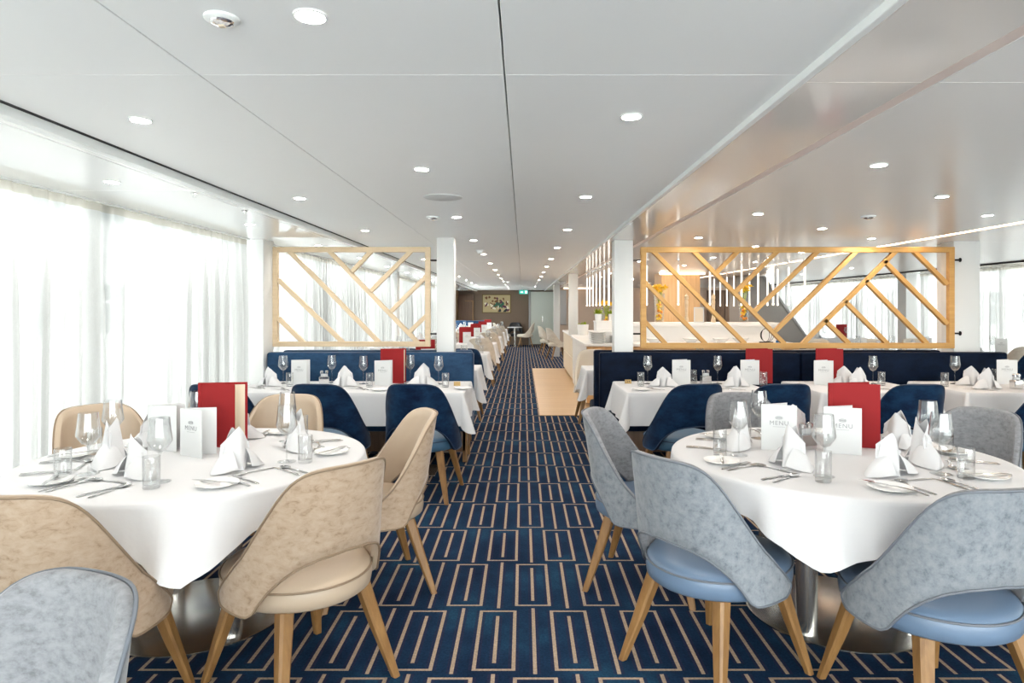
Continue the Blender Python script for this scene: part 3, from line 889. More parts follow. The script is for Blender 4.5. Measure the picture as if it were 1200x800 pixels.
def rect_cloth_mesh(w, d, dropl, seed, flare=0.03):
    rnd = random.Random(seed); f1, f2 = rnd.uniform(0, 6), rnd.uniform(0, 6)
    hw, hd, r = w / 2, d / 2, 0.02
    outl = []                                              # (x, y, nx, ny, corner 0..1)
    def side(x0, y0, x1, y1, nx, ny):
        L = math.hypot(x1 - x0, y1 - y0); k = max(6, int(L / 0.045))
        for q in range(k): outl.append((x0 + (x1 - x0) * q / k, y0 + (y1 - y0) * q / k, nx, ny, 0.0))
    def corner(cx, cyy, a0):
        for q in range(14):
            a = a0 + PI / 2 * q / 14
            outl.append((cx + r * math.cos(a), cyy + r * math.sin(a), math.cos(a), math.sin(a), math.sin(PI * q / 14)))
    side(hw, -hd + r, hw, hd - r, 1, 0); corner(hw - r, hd - r, 0)
    side(hw - r, hd, -hw + r, hd, 0, 1); corner(-hw + r, hd - r, PI / 2)
    side(-hw, hd - r, -hw, -hd + r, -1, 0); corner(-hw + r, -hd + r, PI)
    side(-hw + r, -hd, hw - r, -hd, 0, -1); corner(hw - r, -hd + r, 1.5 * PI)
    n = len(outl); rows = 12
    def fn(i, j):
        x, y, nx, ny, c = outl[i]
        if j == 0: return (0, 0, .7445)
        if j == 1: return (x * 0.97, y * 0.97, .7445)
        if j == 2: return (x, y, .7435)
        if j == 3: return (x + nx * 0.006, y + ny * 0.006, .737)
        t = (j - 3) / (rows - 4)
        wav = 0.008 * math.sin((x * ny * 9 + y * nx * 9) * 2 + f1) + 0.005 * math.sin((x * ny + y * nx) * 31 + f2)
        fl = flare * 0.55 + wav + 0.115 * c
        dd = dropl * (1 + 0.20 * c) * (1 - 0.22 * max(0.0, ny))
        o = 0.006 + max(0.0, fl) * t ** 1.1 * (1 - 0.55 * max(0.0, ny))
        return (x + nx * o, y + ny * o, .737 - dd * t)
    m = MB(); m.grid(fn, n, rows, 'linen', closed_u=True)
    return m.mesh('tablecloth', sharp=70, weld=0.0002)
def rect_table(x0, x1, y0, y1, label, clabel, group, cgroup, drop=0.27, seed=1):
    cx, cyy = (x0 + x1) / 2, (y0 + y1) / 2; w, d = x1 - x0, y1 - y0
    t = thing('dining_table', label, 'table', (cx, cyy, 0), 0, group)
    m = MB(); m.box(-w / 2 + .012, w / 2 - .012, -d / 2 + .012, d / 2 - .012, .712, .742, 'oak_panel', 0.004); add('tabletop', m.mesh('tabletop'), t)
    n = 1 if w < 1.5 else 2
    for k in range(n):
        px = 0 if n == 1 else (-w * 0.27 if k == 0 else w * 0.27)
        m = MB(); m.lathe([(0.04, .012), (0.04, .712)], 'steel_brushed', 20, (px, -0.08, 0)); add('column', m.mesh('column'), t)
        m = MB(); m.box(px - 0.2, px + 0.2, -0.28, 0.12, 0, .013, 'steel_brushed', 0.004); add('base_plate', m.mesh('base_plate'), t)
    add('tablecloth', rect_cloth_mesh(w, d, drop, seed), None, (cx, cyy, 0), label=clabel, cat='tablecloth', group=cgroup)
G1, G2 = 'rectangular tables', 'white cloths on the rectangular tables'
rect_table(-2.50, -0.50, 5.50, 6.36, 'long rectangular table at the blue bench under the pale lattice', 'white cloth over the long table at the blue bench', G1, G2, seed=2)
rect_table(0.87, 2.12, 5.50, 6.36, 'rectangular table numbered 34 at the dark bench', 'white cloth with the brass number plate over the table at the dark bench', G1, G2, seed=3)
rect_table(2.50, 3.47, 5.50, 6.36, 'rectangular table behind the red menu of the round table, at the dark bench', 'white cloth over the middle table at the dark bench', G1, G2, seed=4)
rect_table(3.72, 5.10, 5.50, 6.36, 'rectangular table with the amber shaker at the end of the dark bench', 'white cloth over the last table at the dark bench', G1, G2, seed=5)
FAR_TABLES = [(-2.40, -0.52, 7.50, 8.2), (-2.40, -0.55, 9.95, 10.75), (-2.40, -0.55, 12.85, 13.65), (-2.40, -0.55, 15.75, 16.55), (-2.40, -0.55, 18.65, 19.45), (-2.40, -0.55, 21.55, 22.35)]
NTH = ('first', 'second', 'third', 'fourth', 'fifth', 'last')
for k, b in enumerate(FAR_TABLES):
    rect_table(*b, 'the %s white-clothed table past the column, beside the aisle' % NTH[k], 'white cloth over the %s table past the column, beside the aisle' % NTH[k], 'tables down the aisle', 'white cloths down the aisle', 0.30, 10 + k)
rect_table(0.72, 4.1, 7.50, 8.1, 'long table between the dark bench and the bar', 'white cloth over the table between the dark bench and the bar', G1, G2, 0.28, 21)
rect_table(5.0, 7.6, 10.2, 11.0, 'window table seen through the golden lattice', 'white cloth over the window table seen through the golden lattice', 'window tables on the bar side', 'white cloths by the bar-side window', 0.28, 22)
rect_table(5.4, 7.7, 15.0, 15.8, 'far window table beside the grey stair', 'white cloth over the far window table beside the grey stair', 'window tables on the bar side', 'white cloths by the bar-side window', 0.28, 23)
def mk_side_table():
    t = thing('small_table', '', 'table')
    m = MB(); m.lathe([(0, .72), (0.28, .72), (0.285, .73), (0.28, .742), (0, .742)], 'card_white', 32); add('tabletop', m.mesh('tabletop'), t)
    m = MB(); m.lathe([(0.03, .01), (0.03, .72)], 'steel_brushed', 16); add('column', m.mesh('column'), t)
    m = MB(); m.lathe([(0, 0), (0.2, 0), (0.2, .012), (0, .014)], 'steel_brushed', 32); add('base_plate', m.mesh('base_plate'), t)
    return t
ST = Kit(mk_side_table)
ST.put((-0.31, 24.75, 0), 0, 'small round table between the cream chairs by the far wall')
ST.put((1.50, 18.9, 0), 0, 'small round table beside the chairs past the buffet')

# ================================================================== BENCHES
def bench(x0, x1, yback, facing, mat, label, group):
    """facing -1: seat towards smaller y"""
    cx = (x0 + x1) / 2; hw = (x1 - x0) / 2
    t = thing('banquette_bench', label, 'bench', (cx, yback, 0), 0, group)
    s = facing
    def bx(name, xa, xb, ya, yb, za, zb, mt, bev, par=t, seg=2):
        ya, yb = sorted((ya * s, yb * s))
        m = MB(); m.box(xa, xb, ya, yb, za, zb, mt, bev, seg); return add(name, m.mesh(name), par)
    bx('plinth', -hw + 0.05, hw - 0.05, 0.02, 0.42, 0.10, 0.30, 'walnut', 0.004)
    n = max(1, round(2 * hw / 1.0)); w = 2 * hw / n
    for k in range(n):
        bx('seat_cushion', -hw + k * w + 0.001, -hw + (k + 1) * w - 0.001, 0.10, 0.50, 0.30, 0.44, mat, 0.03, t, 3)
    n2 = max(1, round(2 * hw / 2.0)); w2 = 2 * hw / n2
    for k in range(n2):
        bx('backrest', -hw + k * w2 + 0.001, -hw + (k + 1) * w2 - 0.001, 0.0, 0.11, 0.28, 1.012, mat, 0.022, t, 3)
    for xx in (-hw + 0.06, hw - 0.06):
        m = MB(); m.box(xx - 0.022, xx + 0.022, min(0.36 * s, 0.42 * s), max(0.36 * s, 0.42 * s), 0, 0.30, 'oak_leg', 0.004); add('leg', m.mesh('leg'), t)
        m = MB(); m.box(xx - 0.022, xx + 0.022, min(0.04 * s, 0.10 * s), max(0.04 * s, 0.10 * s), 0, 0.30, 'oak_leg', 0.004); add('leg', m.mesh('leg'), t)
gb = 'back-to-back benches below the lattice screens'
bench(-2.54, -0.49, 6.61, -1, 'bench_blue', 'blue velvet bench behind the long table, under the pale lattice', gb)
bench(-2.50, -0.53, 6.83, 1, 'bench_blue', 'blue velvet bench back to back behind the one under the pale lattice', gb)
bench(0.76, 2.75, 6.61, -1, 'bench_navy', 'dark navy bench at the table numbered 34', gb)
bench(2.755, 4.80, 6.61, -1, 'bench_navy', 'dark navy bench beside the white pier, under the golden lattice', gb)
bench(0.74, 4.35, 6.83, 1, 'bench_navy', 'dark navy bench facing the bar, back to back with the others', gb)
bench(-2.40, -1.30, 23.4, -1, 'bench_blue', 'blue bench at the end of the aisle row, below the painting', gb)

# ================================================================== TABLEWARE
ZT = 0.7458                                     # top of a laid cloth
def mk_wine():
    t = thing('wine_glass', '', 'wine glass')
    m = MB(); m.lathe([(0.0360, .2600), (0.0372, .2600), (0.0425, .205), (0.0472, .170), (0.0465, .163), (0.025, .130), (0.0, .118)][::-1], 'glassware', 28)
    m.lathe([(0.0, .123), (0.024, .134), (0.0455, .165), (0.0413, .205), (0.0362, .2598)], 'glassware', 28)
    add('bowl', m.mesh('bowl', sharp=50), t)
    m = MB(); m.lathe([(0.0042, .008), (0.0034, .03), (0.0032, .095), (0.0048, .113), (0.010, .122)], 'glassware', 12); add('stem', m.mesh('stem'), t)
    m = MB(); m.lathe([(0, 0), (0.041, 0), (0.042, .0012), (0.02, .004), (0.005, .009), (0.0, .009)], 'glassware', 28); add('foot', m.mesh('foot'), t)
    return t
def mk_tumbler():
    t = thing('water_tumbler', '', 'tumbler')
    m = MB(); m.lathe([(0, 0), (0.0300, 0), (0.0312, .003), (0.0322, .124), (0.0319, .125), (0.0309, .124), (0.0295, .014)], 'glassware', 28); add('glass_wall', m.mesh('glass_wall', sharp=50), t)
    m = MB(); m.lathe([(0.0295, .014), (0.0, .012)], 'glassware', 28); add('glass_bottom', m.mesh('glass_bottom'), t)
    return t
def mk_plate(r=0.082):
    m = MB(); m.lathe([(0, .002), (r * .55, 0), (r * .6, .002), (r * .98, .0125), (r, .014), (r * .985, .0152), (r * .62, .0060), (r * .5, .0045), (0, .0045)], 'china_white', 36)
    return add('side_plate', m.mesh('side_plate', sharp=50), None, cat='plate')
def handle(m, L, w0, w1, z=0.0015, y0=-0.1):
    m.grid(lambda i, j: ((-1 + 2 * j / 2) * (w0 + (w1 - w0) * (i / 8)) / 2 * (1.0 if i else 0.6), y0 + L * i / 8, z + 0.0025 * math.sin(PI * i / 8) + (0.0012 if j == 1 else 0)), 9, 3, 'steel_cutlery')
def mk_fork():
    m = MB(); handle(m, 0.125, 0.015, 0.006)
    m.grid(lambda i, j: ((-1 + 2 * j / 2) * (0.003 + 0.009 * min(1, i / 3)), 0.025 + 0.03 * i / 4, 0.002 + 0.001 * i), 5, 3, 'steel_cutlery')
    for k in range(4): m.box(-0.0118 + k * 0.0066, -0.0080 + k * 0.0066, 0.055, 0.100, 0.0050, 0.0066, 'steel_cutlery', 0)
    return add('fork', m.mesh('fork', solid=0.0012), None, cat='fork')
def mk_spoon():
    m = MB(); handle(m, 0.135, 0.015, 0.006)
    def bowl(i, j):
        a = 2 * PI * i / 18; r = j / 4
        return (0.0185 * r * math.sin(a), 0.063 + 0.030 * r * math.cos(a), 0.0005 + 0.0055 * r * r)
    m.grid(bowl, 18, 5, 'steel_cutlery', closed_u=True)
    return add('spoon', m.mesh('spoon', solid=0.0012, weld=0.0002), None, cat='spoon')
def mk_knife():
    m = MB(); handle(m, 0.11, 0.016, 0.012)
    m.grid(lambda i, j: ((-0.006 + 0.016 * j / 1 * (1 if i < 5 else (1 - (i - 4) / 3.2))), 0.01 + 0.11 * i / 7, 0.0022), 8, 2, 'steel_cutlery')
    return add('knife', m.mesh('knife', solid=0.0014), None, cat='knife')
def napkin_mesh(v):
    m = MB(); rnd = random.Random(v)
    s = 1.12 + 0.06 * (v - 1)
    def leaf(peak, wid, dep, y0, lean, skew, mat='linen'):
        # upright leaf: sides rise, then slope to an off-centre point; bowed round a soft crease
        N, R = 17, 9
        def fn(i, j):
            u = -1 + 2 * i / (N - 1); t = j / (R - 1)
            q = abs(u - skew) / (1 + abs(skew))
            h = peak * (0.60 + 0.40 * (1 - q ** 1.1))
            x = wid * u * (0.72 + 0.34 * math.sin(PI * min(1, t * 1.1) * 0.75))
            y = y0 - dep * (1 - abs(u) ** 1.4) * (1 - 0.35 * t) + lean * t
            return (x * s, y * s, 0.001 + h * t * s)
        m.grid(fn, N, R, mat)
    leaf(0.168, 0.060, 0.050, 0.008, 0.010, 0.15 * (v - 1))
    leaf(0.150 + 0.012 * v, 0.055, -0.042, 0.012, -0.012, -0.35 + 0.3 * v)
    for sg in (-1, 1):
        ln = 0.105 if (sg + v) % 2 else 0.085
        def wing(i, j):
            u = i / 9; w = -1 + 2 * j / 6
            x = sg * (0.030 + ln * u); wy = 0.055 * (1 - u ** 2.6)
            z = 0.085 * (1 - u) ** 1.1 * (1 - w * w * 0.85) + 0.012 * math.sin(PI * u) * (1 - w * w) + 0.001
            return (x * s, (w * wy + 0.012 * u - 0.02 * u * u) * s, z * s)
        m.grid(wing, 10, 7, 'linen')
    return m.mesh('folded_napkin', sharp=45, solid=0.0016)
NAP = [napkin_mesh(0), napkin_mesh(1), napkin_mesh(2)]
def mk_napkin(v): return lambda: add('folded_napkin', NAP[v], None, cat='napkin')
MENU_TXT = text_mesh('menu_lettering', 'MENU', 0.030, 'ink_grey')
def emblem_mesh():
    m = MB()
    n = 24
    m.tube([(0.017 * math.cos(2 * PI * k / n), 0, 0.0075 * math.sin(2 * PI * k / n)) for k in range(n)], 0.0009, 'ink_grey', 5, closed=True)
    for zz in (-0.0028, 0.0, 0.0028): m.box(-0.0135, 0.0135, -0.0006, 0.0006, zz - 0.0008, zz + 0.0008, 'ink_grey', 0)
    return m.mesh('emblem')
EMB = emblem_mesh()
def line_mesh():
    m = MB(); m.box(-0.028, 0.028, -0.0004, 0.0004, -0.0006, 0.0006, 'ink_grey', 0); return m.mesh('rule_line')
RULE = line_mesh()
def mk_menu():
    t = thing('menu_card', '', 'menu')
    W, H = 0.165, 0.225
    for s in (-1, 1):
        a = math.radians(19) * s
        m = MB()
        # each leaf hinges on the fold along its upright left edge
        c, d = math.cos(a), math.sin(a)
        M = Matrix.Translation((-W / 2, 0, 0)) @ Matrix.Rotation(a, 4, 'Z')
        m.box(0, W, -0.0008, 0.0008, 0, H, 'card_white', 0, M=M)
        lf = add('card_leaf', m.mesh('card_leaf'), t)
        if s < 0:
            R = Matrix.Rotation(a, 4, 'Z')
            for nm, me, off, rx in (('lettering', MENU_TXT, (W * 0.5, -0.0014, H * 0.60), PI / 2), ('emblem', EMB, (W * 0.5, -0.0014, H * 0.72), 0.0), ('rule_line', RULE, (W * 0.5, -0.0014, H * 0.52), 0.0)):
                p = R @ Vector(off)
                add(nm, me, lf, (p.x - W / 2, p.y, p.z), rot=(rx, 0, a))
    return t
def mk_book():
    t = thing('menu_book', '', 'menu')
    W, H = 0.235, 0.322
    for s in (-1, 1):
        a = math.radians(15) * s
        M = Matrix.Translation((-W / 2, 0, 0)) @ Matrix.Rotation(a, 4, 'Z')
        m = MB(); m.box(0.012, W, -0.0016, 0.0016, 0, H, 'menu_red', 0.0008, M=M)
        cv = add('cover', m.mesh('cover'), t)
        ys = 0.0016 if s < 0 else -0.0016
        m = MB(); m.box(0.03, W - 0.012, min(ys, ys * 2.6), max(ys, ys * 2.6), 0.012, H - 0.012, 'page_cream', 0, M=M); add('page', m.mesh('page'), cv)
    m = MB(); m.box(-W / 2 - 0.004, -W / 2 + 0.014, -0.007, 0.007, 0, H, 'menu_red', 0.002); add('spine', m.mesh('spine'), t)
    return t
def mk_caddy():
    t = thing('condiment_caddy', '', 'caddy')
    m = MB(); m.box(-0.045, 0.045, -0.03, 0.03, 0, 0.075, 'chrome', 0.004); add('holder', m.mesh('holder'), t)
    for k, x in enumerate((-0.022, 0.022)):
        m = MB(); m.lathe([(0.0, .0), (0.016, .0), (0.015, .085)], 'glassware', 14, (x, 0, .02)); 
        j = add('shaker', m.mesh('shaker'), t)
        m = MB(); m.lathe([(0.0155, 0), (0.0155, .018), (0.009, .025), (0, .026)], 'chrome', 14, (x, 0, .105)); add('cap', m.mesh('cap'), j)
    m = MB(); m.box(-0.03, 0.03, -0.008, 0.008, 0.075, 0.10, 'card_white', 0.002); add('sugar_sachet', m.mesh('sugar_sachet'), t)
    return t
WINE, TUMB, PLATE, FORK, SPOON, KNIFE = Kit(mk_wine), Kit(mk_tumbler), Kit(mk_plate), Kit(mk_fork), Kit(mk_spoon), Kit(mk_knife)
NAPK = [Kit(mk_napkin(0)), Kit(mk_napkin(1)), Kit(mk_napkin(2))]
MENU, BOOK, CADDY = Kit(mk_menu), Kit(mk_book), Kit(mk_caddy)

def place(px, py, dirx, diry, who, table, v=0, nd=0.45, wd=0.33, td=0.25, tt=0.245, jit=0):
    """one place setting: (px, py) on the table edge, (dirx, diry) points inwards"""
    rx, ry = diry, -dirx
    rz = math.atan2(diry, dirx) - PI / 2
    J = random.Random(jit)
    def at(t, d): return (px + rx * t + dirx * d, py + ry * t + diry * d, ZT)
    f = ' set for ' + who
    NAPK[v % 3].put(at(0.0 + J.uniform(-.02, .02), nd), rz + J.uniform(-.25, .25), 'white napkin folded to a peak' + f, 'napkins on ' + table)
    WINE.put(at(0.20, wd), J.uniform(0, 3), 'stemmed wine glass' + f, 'wine glasses on ' + table)
    TUMB.put(at(tt, td), 0, 'water tumbler' + f, 'tumblers on ' + table)
    PLATE.put(at(-0.20, 0.17), 0, 'small white side plate' + f, 'side plates on ' + table)
    FORK.put(at(-0.085, 0.17), rz + J.uniform(-.04, .04), 'steel inner fork' + f, 'forks on ' + table)
    FORK.put(at(-0.045 - 0.075, 0.165), rz + J.uniform(-.04, .04), 'steel outer fork' + f, 'forks on ' + table)
    KNIFE.put(at(0.10, 0.16), rz + J.uniform(-.1, .1), 'steel table knife' + f, 'knives on ' + table)
    SPOON.put(at(0.135, 0.165), rz + J.uniform(-.1, .1), 'steel soup spoon' + f, 'spoons on ' + table)
    SPOON.put(at(0.0, nd - 0.105), rz + PI / 2 + J.uniform(-.1, .1), 'steel dessert spoon lying crosswise' + f, 'spoons on ' + table)
    kn = at(-0.20, 0.17)
    KNIFE.put((kn[0], kn[1], ZT + 0.0155), rz + 0.5 + J.uniform(-.3, .3), 'steel butter knife on a plate' + f, 'knives on ' + table)

RW, LW = 'the grey-chaired round table', 'the beige-chaired round table'
def ring(c, angs, table, R=0.74, **kw):
    for k, (a, who) in enumerate(angs):
        a = math.radians(a)
        place(c[0] + R * math.cos(a), c[1] + R * math.sin(a), -math.cos(a), -math.sin(a), who, table, v=k, jit=k + int(c[0] * 10), nd=0.30 if math.sin(a) > 0 else 0.37, **kw)
ring(TL, ((-109, 'the beige chair beside the pale grey chair'), (-39, 'the beige chair before the steel base plate'), (26, 'the beige chair side-on to the aisle'),
          (92, 'the beige chair before a navy chair'), (147, 'the beige chair against the curtain'), (200, 'the chairless place by the curtain')), LW)
ring(TR, ((-77, 'the grey-blue chair before the steel columns'), (-146, 'the grey-blue chair at the aisle corner'), (154, 'the grey chair side-on to the aisle'),
          (92, 'the grey chair touching a navy chair'), (24, 'the grey chair by the middle table'), (-25, 'the chairless place of the grey-chaired table')), RW)
MENU.put((-1.78, 3.27, ZT), 0.12, 'white folded menu card nearest the curtain on ' + LW)
MENU.put((-1.565, 3.14, ZT), -0.18, 'white folded menu card leaning before the red menu book on ' + LW)
BOOK.put((-1.545, 3.36, ZT), -0.10, 'upright red menu book with cream pages on ' + LW)
MENU.put((1.27, 3.28, ZT), 0.05, 'white folded menu card half hidden by a napkin on ' + RW)
MENU.put((1.55, 3.20, ZT), -0.08, 'white folded menu card standing against the red menu book on ' + RW)
BOOK.put((1.685, 3.36, ZT), -0.06, 'upright red menu book with its spine to the aisle on ' + RW)
CADDY.put((-1.665, 3.30, ZT), 0.3, 'steel condiment holder between the menu cards on ' + LW)
CADDY.put((1.42, 3.30, ZT), 0.3, 'steel condiment holder behind the menu cards on ' + RW)

# rectangular tables below the lattices
W1 = 'the long table at the blue bench'; WA = 'the table numbered 34'; WB = 'the middle table at the dark bench'; WC = 'the last table at the dark bench'
def items(where, wines=(), tumbs=(), naps=(), menus=(), books=(), caddies=(), plates=(), cut=(), wl=None, nl=None):
    for k, (x, y) in enumerate(wines): WINE.put((X(x, y), y, ZT), 0, ('stemmed wine glass ' + wl[k] + ' ' if wl else 'empty stemmed wine glass on ') + where, 'wine glasses on ' + where)
    for x, y in tumbs: TUMB.put((X(x, y), y, ZT), 0, 'plain glass water tumbler on ' + where, 'tumblers on ' + where)
    for k, (x, y) in enumerate(naps): NAPK[k % 3].put((X(x, y), y, ZT), 0.3 * (k % 3 - 1), ('peaked white napkin ' + nl[k] + ' ' if nl else 'white napkin folded into a standing peak on ') + where, 'napkins on ' + where)
    for k, (x, y) in enumerate(menus): MENU.put((X(x, y), y, ZT), 0.05, 'white folded menu card ' + (('by the condiments on ', 'before the red book on ')[k] if len(menus) > 1 else 'on ') + where, 'menu cards on ' + where)
    for x, y in books: BOOK.put((X(x, y), y, ZT), 0.0, 'upright red menu book on ' + where, 'red menu books on ' + where)
    for x, y in caddies: CADDY.put((X(x, y), y, ZT), 0.2, 'steel condiment holder on ' + where, 'condiment holders on ' + where)
    for x, y in plates: PLATE.put((X(x, y), y, ZT), 0, 'small white side plate on ' + where, 'side plates on ' + where)
    for x, y in cut:
        KNIFE.put((X(x, y), y, ZT), 0.9, 'steel table knife laid on ' + where, 'knives on ' + where)
        FORK.put((X(x, y) + 0.05, y + 0.01, ZT), 0.7, 'steel fork laid on ' + where, 'forks on ' + where)
items(W1, wines=[(332, 6.16), (389, 6.22), (426, 6.12), (481, 6.24), (514, 6.10)], tumbs=[(339.5, 5.92), (433, 5.88), (522, 5.88)], naps=[(316, 5.95), (404, 5.95), (495, 5.95)],
      menus=[(352, 6.08), (449.5, 6.02)], books=[(461, 6.2)], caddies=[(380, 6.06)], plates=[(543, 5.72), (445, 5.62)], cut=[(327, 5.68), (419, 5.72), (299, 5.8)],
      wl=('at the curtain end of', 'behind the condiment holder on', 'by the second menu card on', 'beside the red book on', 'at the aisle end of'), nl=('at the curtain end of', 'at the middle of', 'at the aisle end of'))
items(WA, wines=[(759, 6.14), (841, 6.14)], tumbs=[(751, 5.95), (813, 6.2), (895, 5.98)], naps=[(778, 5.92), (862, 5.92)],
      menus=[(798, 6.12), (878, 6.10)], books=[(889, 6.22)], caddies=[(827, 6.12)], plates=[(752, 5.64)], cut=[(762, 5.72), (856, 5.7)], wl=('at the aisle end of', 'beside the condiment holder on'), nl=('at the aisle end of', 'before the red book on'))
items(WB, wines=[(1023, 6.12)], tumbs=[(1033, 6.0)], naps=[(990, 6.02), (1007, 5.8)], menus=[(964, 6.05)], books=[(971, 6.24)], cut=[(1030, 5.72)])
items(WC, wines=[(1119, 6.12)], tumbs=[(1107, 5.92), (1167, 6.26)], naps=[(1139, 6.02), (1157, 5.76)], menus=[(1178, 6.12)], caddies=[(1191, 5.76)], cut=[(1148, 5.66)])
# brass number plate
def number_plate(x, y, txt, label):
    t = thing('number_plate', label, 'number plate', (x, y, ZT))
    m = MB(); m.poly([(-0.03, 0.014, 0), (-0.03, -0.014, 0), (-0.03, 0.002, 0.036)], 'brass', (0.06, 0, 0)); add('plate', m.mesh('plate'), t)
    if txt: 
        sl = math.atan2(0.036, 0.016)
        add('numerals', text_mesh('numerals', txt, 0.032, 'ink_dark'), t, (0, -0.0065, 0.018), rot=(sl, 0, 0))
number_plate(X(735, 6.2), 6.15, '34', 'small brass plate reading 34 at the aisle corner of the table')
number_plate(X(536, 6.0), 5.98, '', 'small brass plate at the aisle corner of the long table')

# tables further down the room
WF = 'an aisle row table'
for k, (x0, x1, y0, y1) in enumerate(FAR_TABLES):
    ym = (y0 + y1) / 2; WF = 'the %s aisle table past the column' % NTH[k]
    BOOK.put((-1.18, ym + 0.12, ZT), 0.1, 'upright red menu book on ' + WF, 'red menu books down the aisle')
    MENU.put((-1.12, ym - 0.10, ZT), 0.05, 'white folded menu card on ' + WF, 'menu cards down the aisle')
    MENU.put((-1.75, ym, ZT), -0.05, 'white folded menu card on ' + WF, 'menu cards down the aisle')
    for j, xx in enumerate((-0.85, -1.55, -2.1)):
        NAPK[j].put((xx, ym + 0.12 * (-1) ** j, ZT), 0.3 * j, 'white linen napkin folded into a standing peak on ' + WF, 'napkins down the aisle')
        WINE.put((xx + 0.14, ym + 0.05, ZT), 0, 'empty stemmed wine glass on ' + WF, 'wine glasses down the aisle')
        TUMB.put((xx + 0.2, ym - 0.1, ZT), 0, 'plain glass water tumbler on ' + WF, 'tumblers down the aisle')
WG = 'the table before the bar'
for j, xx in enumerate((1.0, 1.9, 2.8, 3.7)):
    NAPK[j % 3].put((xx, 7.7, ZT), 0.2 * j, 'white linen napkin folded into a standing peak on ' + WG, 'napkins on ' + WG)
    WINE.put((xx + 0.15, 7.62, ZT), 0, 'empty stemmed wine glass on ' + WG, 'wine glasses on ' + WG)
WH = 'the window table beyond the lattice'
for j, xx in enumerate((5.2, 5.75, 6.3, 6.85, 7.35)):
    NAPK[j % 3].put((xx, 10.62, ZT), 0.2 * j, 'white linen napkin folded into a standing peak on ' + WH, 'napkins on ' + WH)
    WINE.put((xx + 0.15, 10.5, ZT), 0, 'empty stemmed wine glass on ' + WH, 'wine glasses on ' + WH)
    TUMB.put((xx + 0.24, 10.45, ZT), 0, 'plain glass water tumbler on ' + WH, 'tumblers on ' + WH)
MENU.put((5.5, 10.7, ZT), 0, 'white folded menu card on ' + WH, 'menu cards on ' + WH); MENU.put((6.55, 10.7, ZT), 0, 'white folded menu card on ' + WH, 'menu cards on ' + WH)
MENU.put((7.48, 10.3, ZT), 0, 'white folded menu card by the pier on ' + WH)
BOOK.put((7.12, 10.85, ZT), 0, 'upright red menu book on ' + WH)
WI = 'the far window table'
for j, xx in enumerate((5.7, 6.3, 6.9, 7.4)):
    NAPK[j % 3].put((xx, 15.4, ZT), 0.2 * j, 'white linen napkin folded into a standing peak on ' + WI, 'napkins on ' + WI)
    WINE.put((xx + 0.15, 15.35, ZT), 0, 'empty stemmed wine glass on ' + WI, 'wine glasses on ' + WI)
BOOK.put((7.55, 15.6, ZT), 0, 'upright red menu book by the window on ' + WI); BOOK.put((6.25, 15.6, ZT), 0, 'upright red menu book by the stair on ' + WI)

# ================================================================== BUFFET ISLAND
def cabinet_island():
    t = thing('buffet_counter', 'white-topped oak buffet counter behind the dark bench', 'counter', (2.48, 9.6, 0))
    def bx(name, x0, x1, y0, y1, z0, z1, mat, bev=0.004, par=t):
        m = MB(); m.box(x0 - 2.48, x1 - 2.48, y0 - 9.6, y1 - 9.6, z0, z1, mat, bev); return add(name, m.mesh(name), par)
    bx('carcass', 0.96, 4.02, 9.66, 12.35, 0.05, 0.89, 'walnut')
    n = 5; w = (4.05 - 0.93) / n
    for k in range(n):
        p = bx('front_panel', 0.93 + k * w + 0.003, 0.93 + (k + 1) * w - 0.003, 9.62, 9.66, 0.06, 0.885, 'oak_panel')
    for k in range(3): bx('side_panel', 0.93, 0.96, 9.66 + k * 0.9, 9.66 + (k + 1) * 0.9 - 0.006, 0.06, 0.885, 'solid_white')
    bx('worktop', 0.90, 4.08, 9.58, 12.38, 0.89, 0.93, 'solid_white', 0.006)
    return t
cabinet_island()
def shelf_unit():
    t = thing('display_shelf', 'raised white display shelf along the buffet counter', 'shelf', (2.75, 10.5, 0.93))
    m = MB(); m.box(-1.22, 1.22, -0.25, 0.25, 0, 0.235, 'solid_white', 0.004); add('body', m.mesh('body'), t)
    m = MB(); m.box(-1.27, 1.27, -0.32, 0.32, 0.235, 0.295, 'solid_white', 0.01, 2); add('shelf_top', m.mesh('shelf_top'), t)
shelf_unit()
def tall_cabinet():
    t = thing('drawer_cabinet', 'cream drawer cabinet with oak end at the aisle side of the buffet', 'cabinet', (1.3, 12.5, 0))
    def bx(name, x0, x1, y0, y1, z0, z1, mat, bev=0.004):
        m = MB(); m.box(x0 - 1.3, x1 - 1.3, y0 - 12.5, y1 - 12.5, z0, z1, mat, bev); return add(name, m.mesh(name), t)
    bx('carcass', 1.0, 1.65, 12.54, 15.7, 0.05, 0.89, 'walnut')
    bx('end_panel', 0.97, 1.1, 12.5, 12.54, 0.0, 0.89, 'oak_panel')
    bx('end_panel', 1.1, 1.65, 12.5, 12.54, 0.0, 0.89, 'solid_white')
    for k in range(3):
        for j in range(2):
            bx('drawer', 0.965, 1.0, 12.56 + k * 1.05, 12.56 + (k + 1) * 1.05 - 0.012, 0.06 + j * 0.42, 0.06 + (j + 1) * 0.42 - 0.018, 'page_cream')
    bx('worktop', 0.94, 1.68, 12.46, 15.74, 0.89, 0.925, 'solid_white', 0.006)
tall_cabinet()
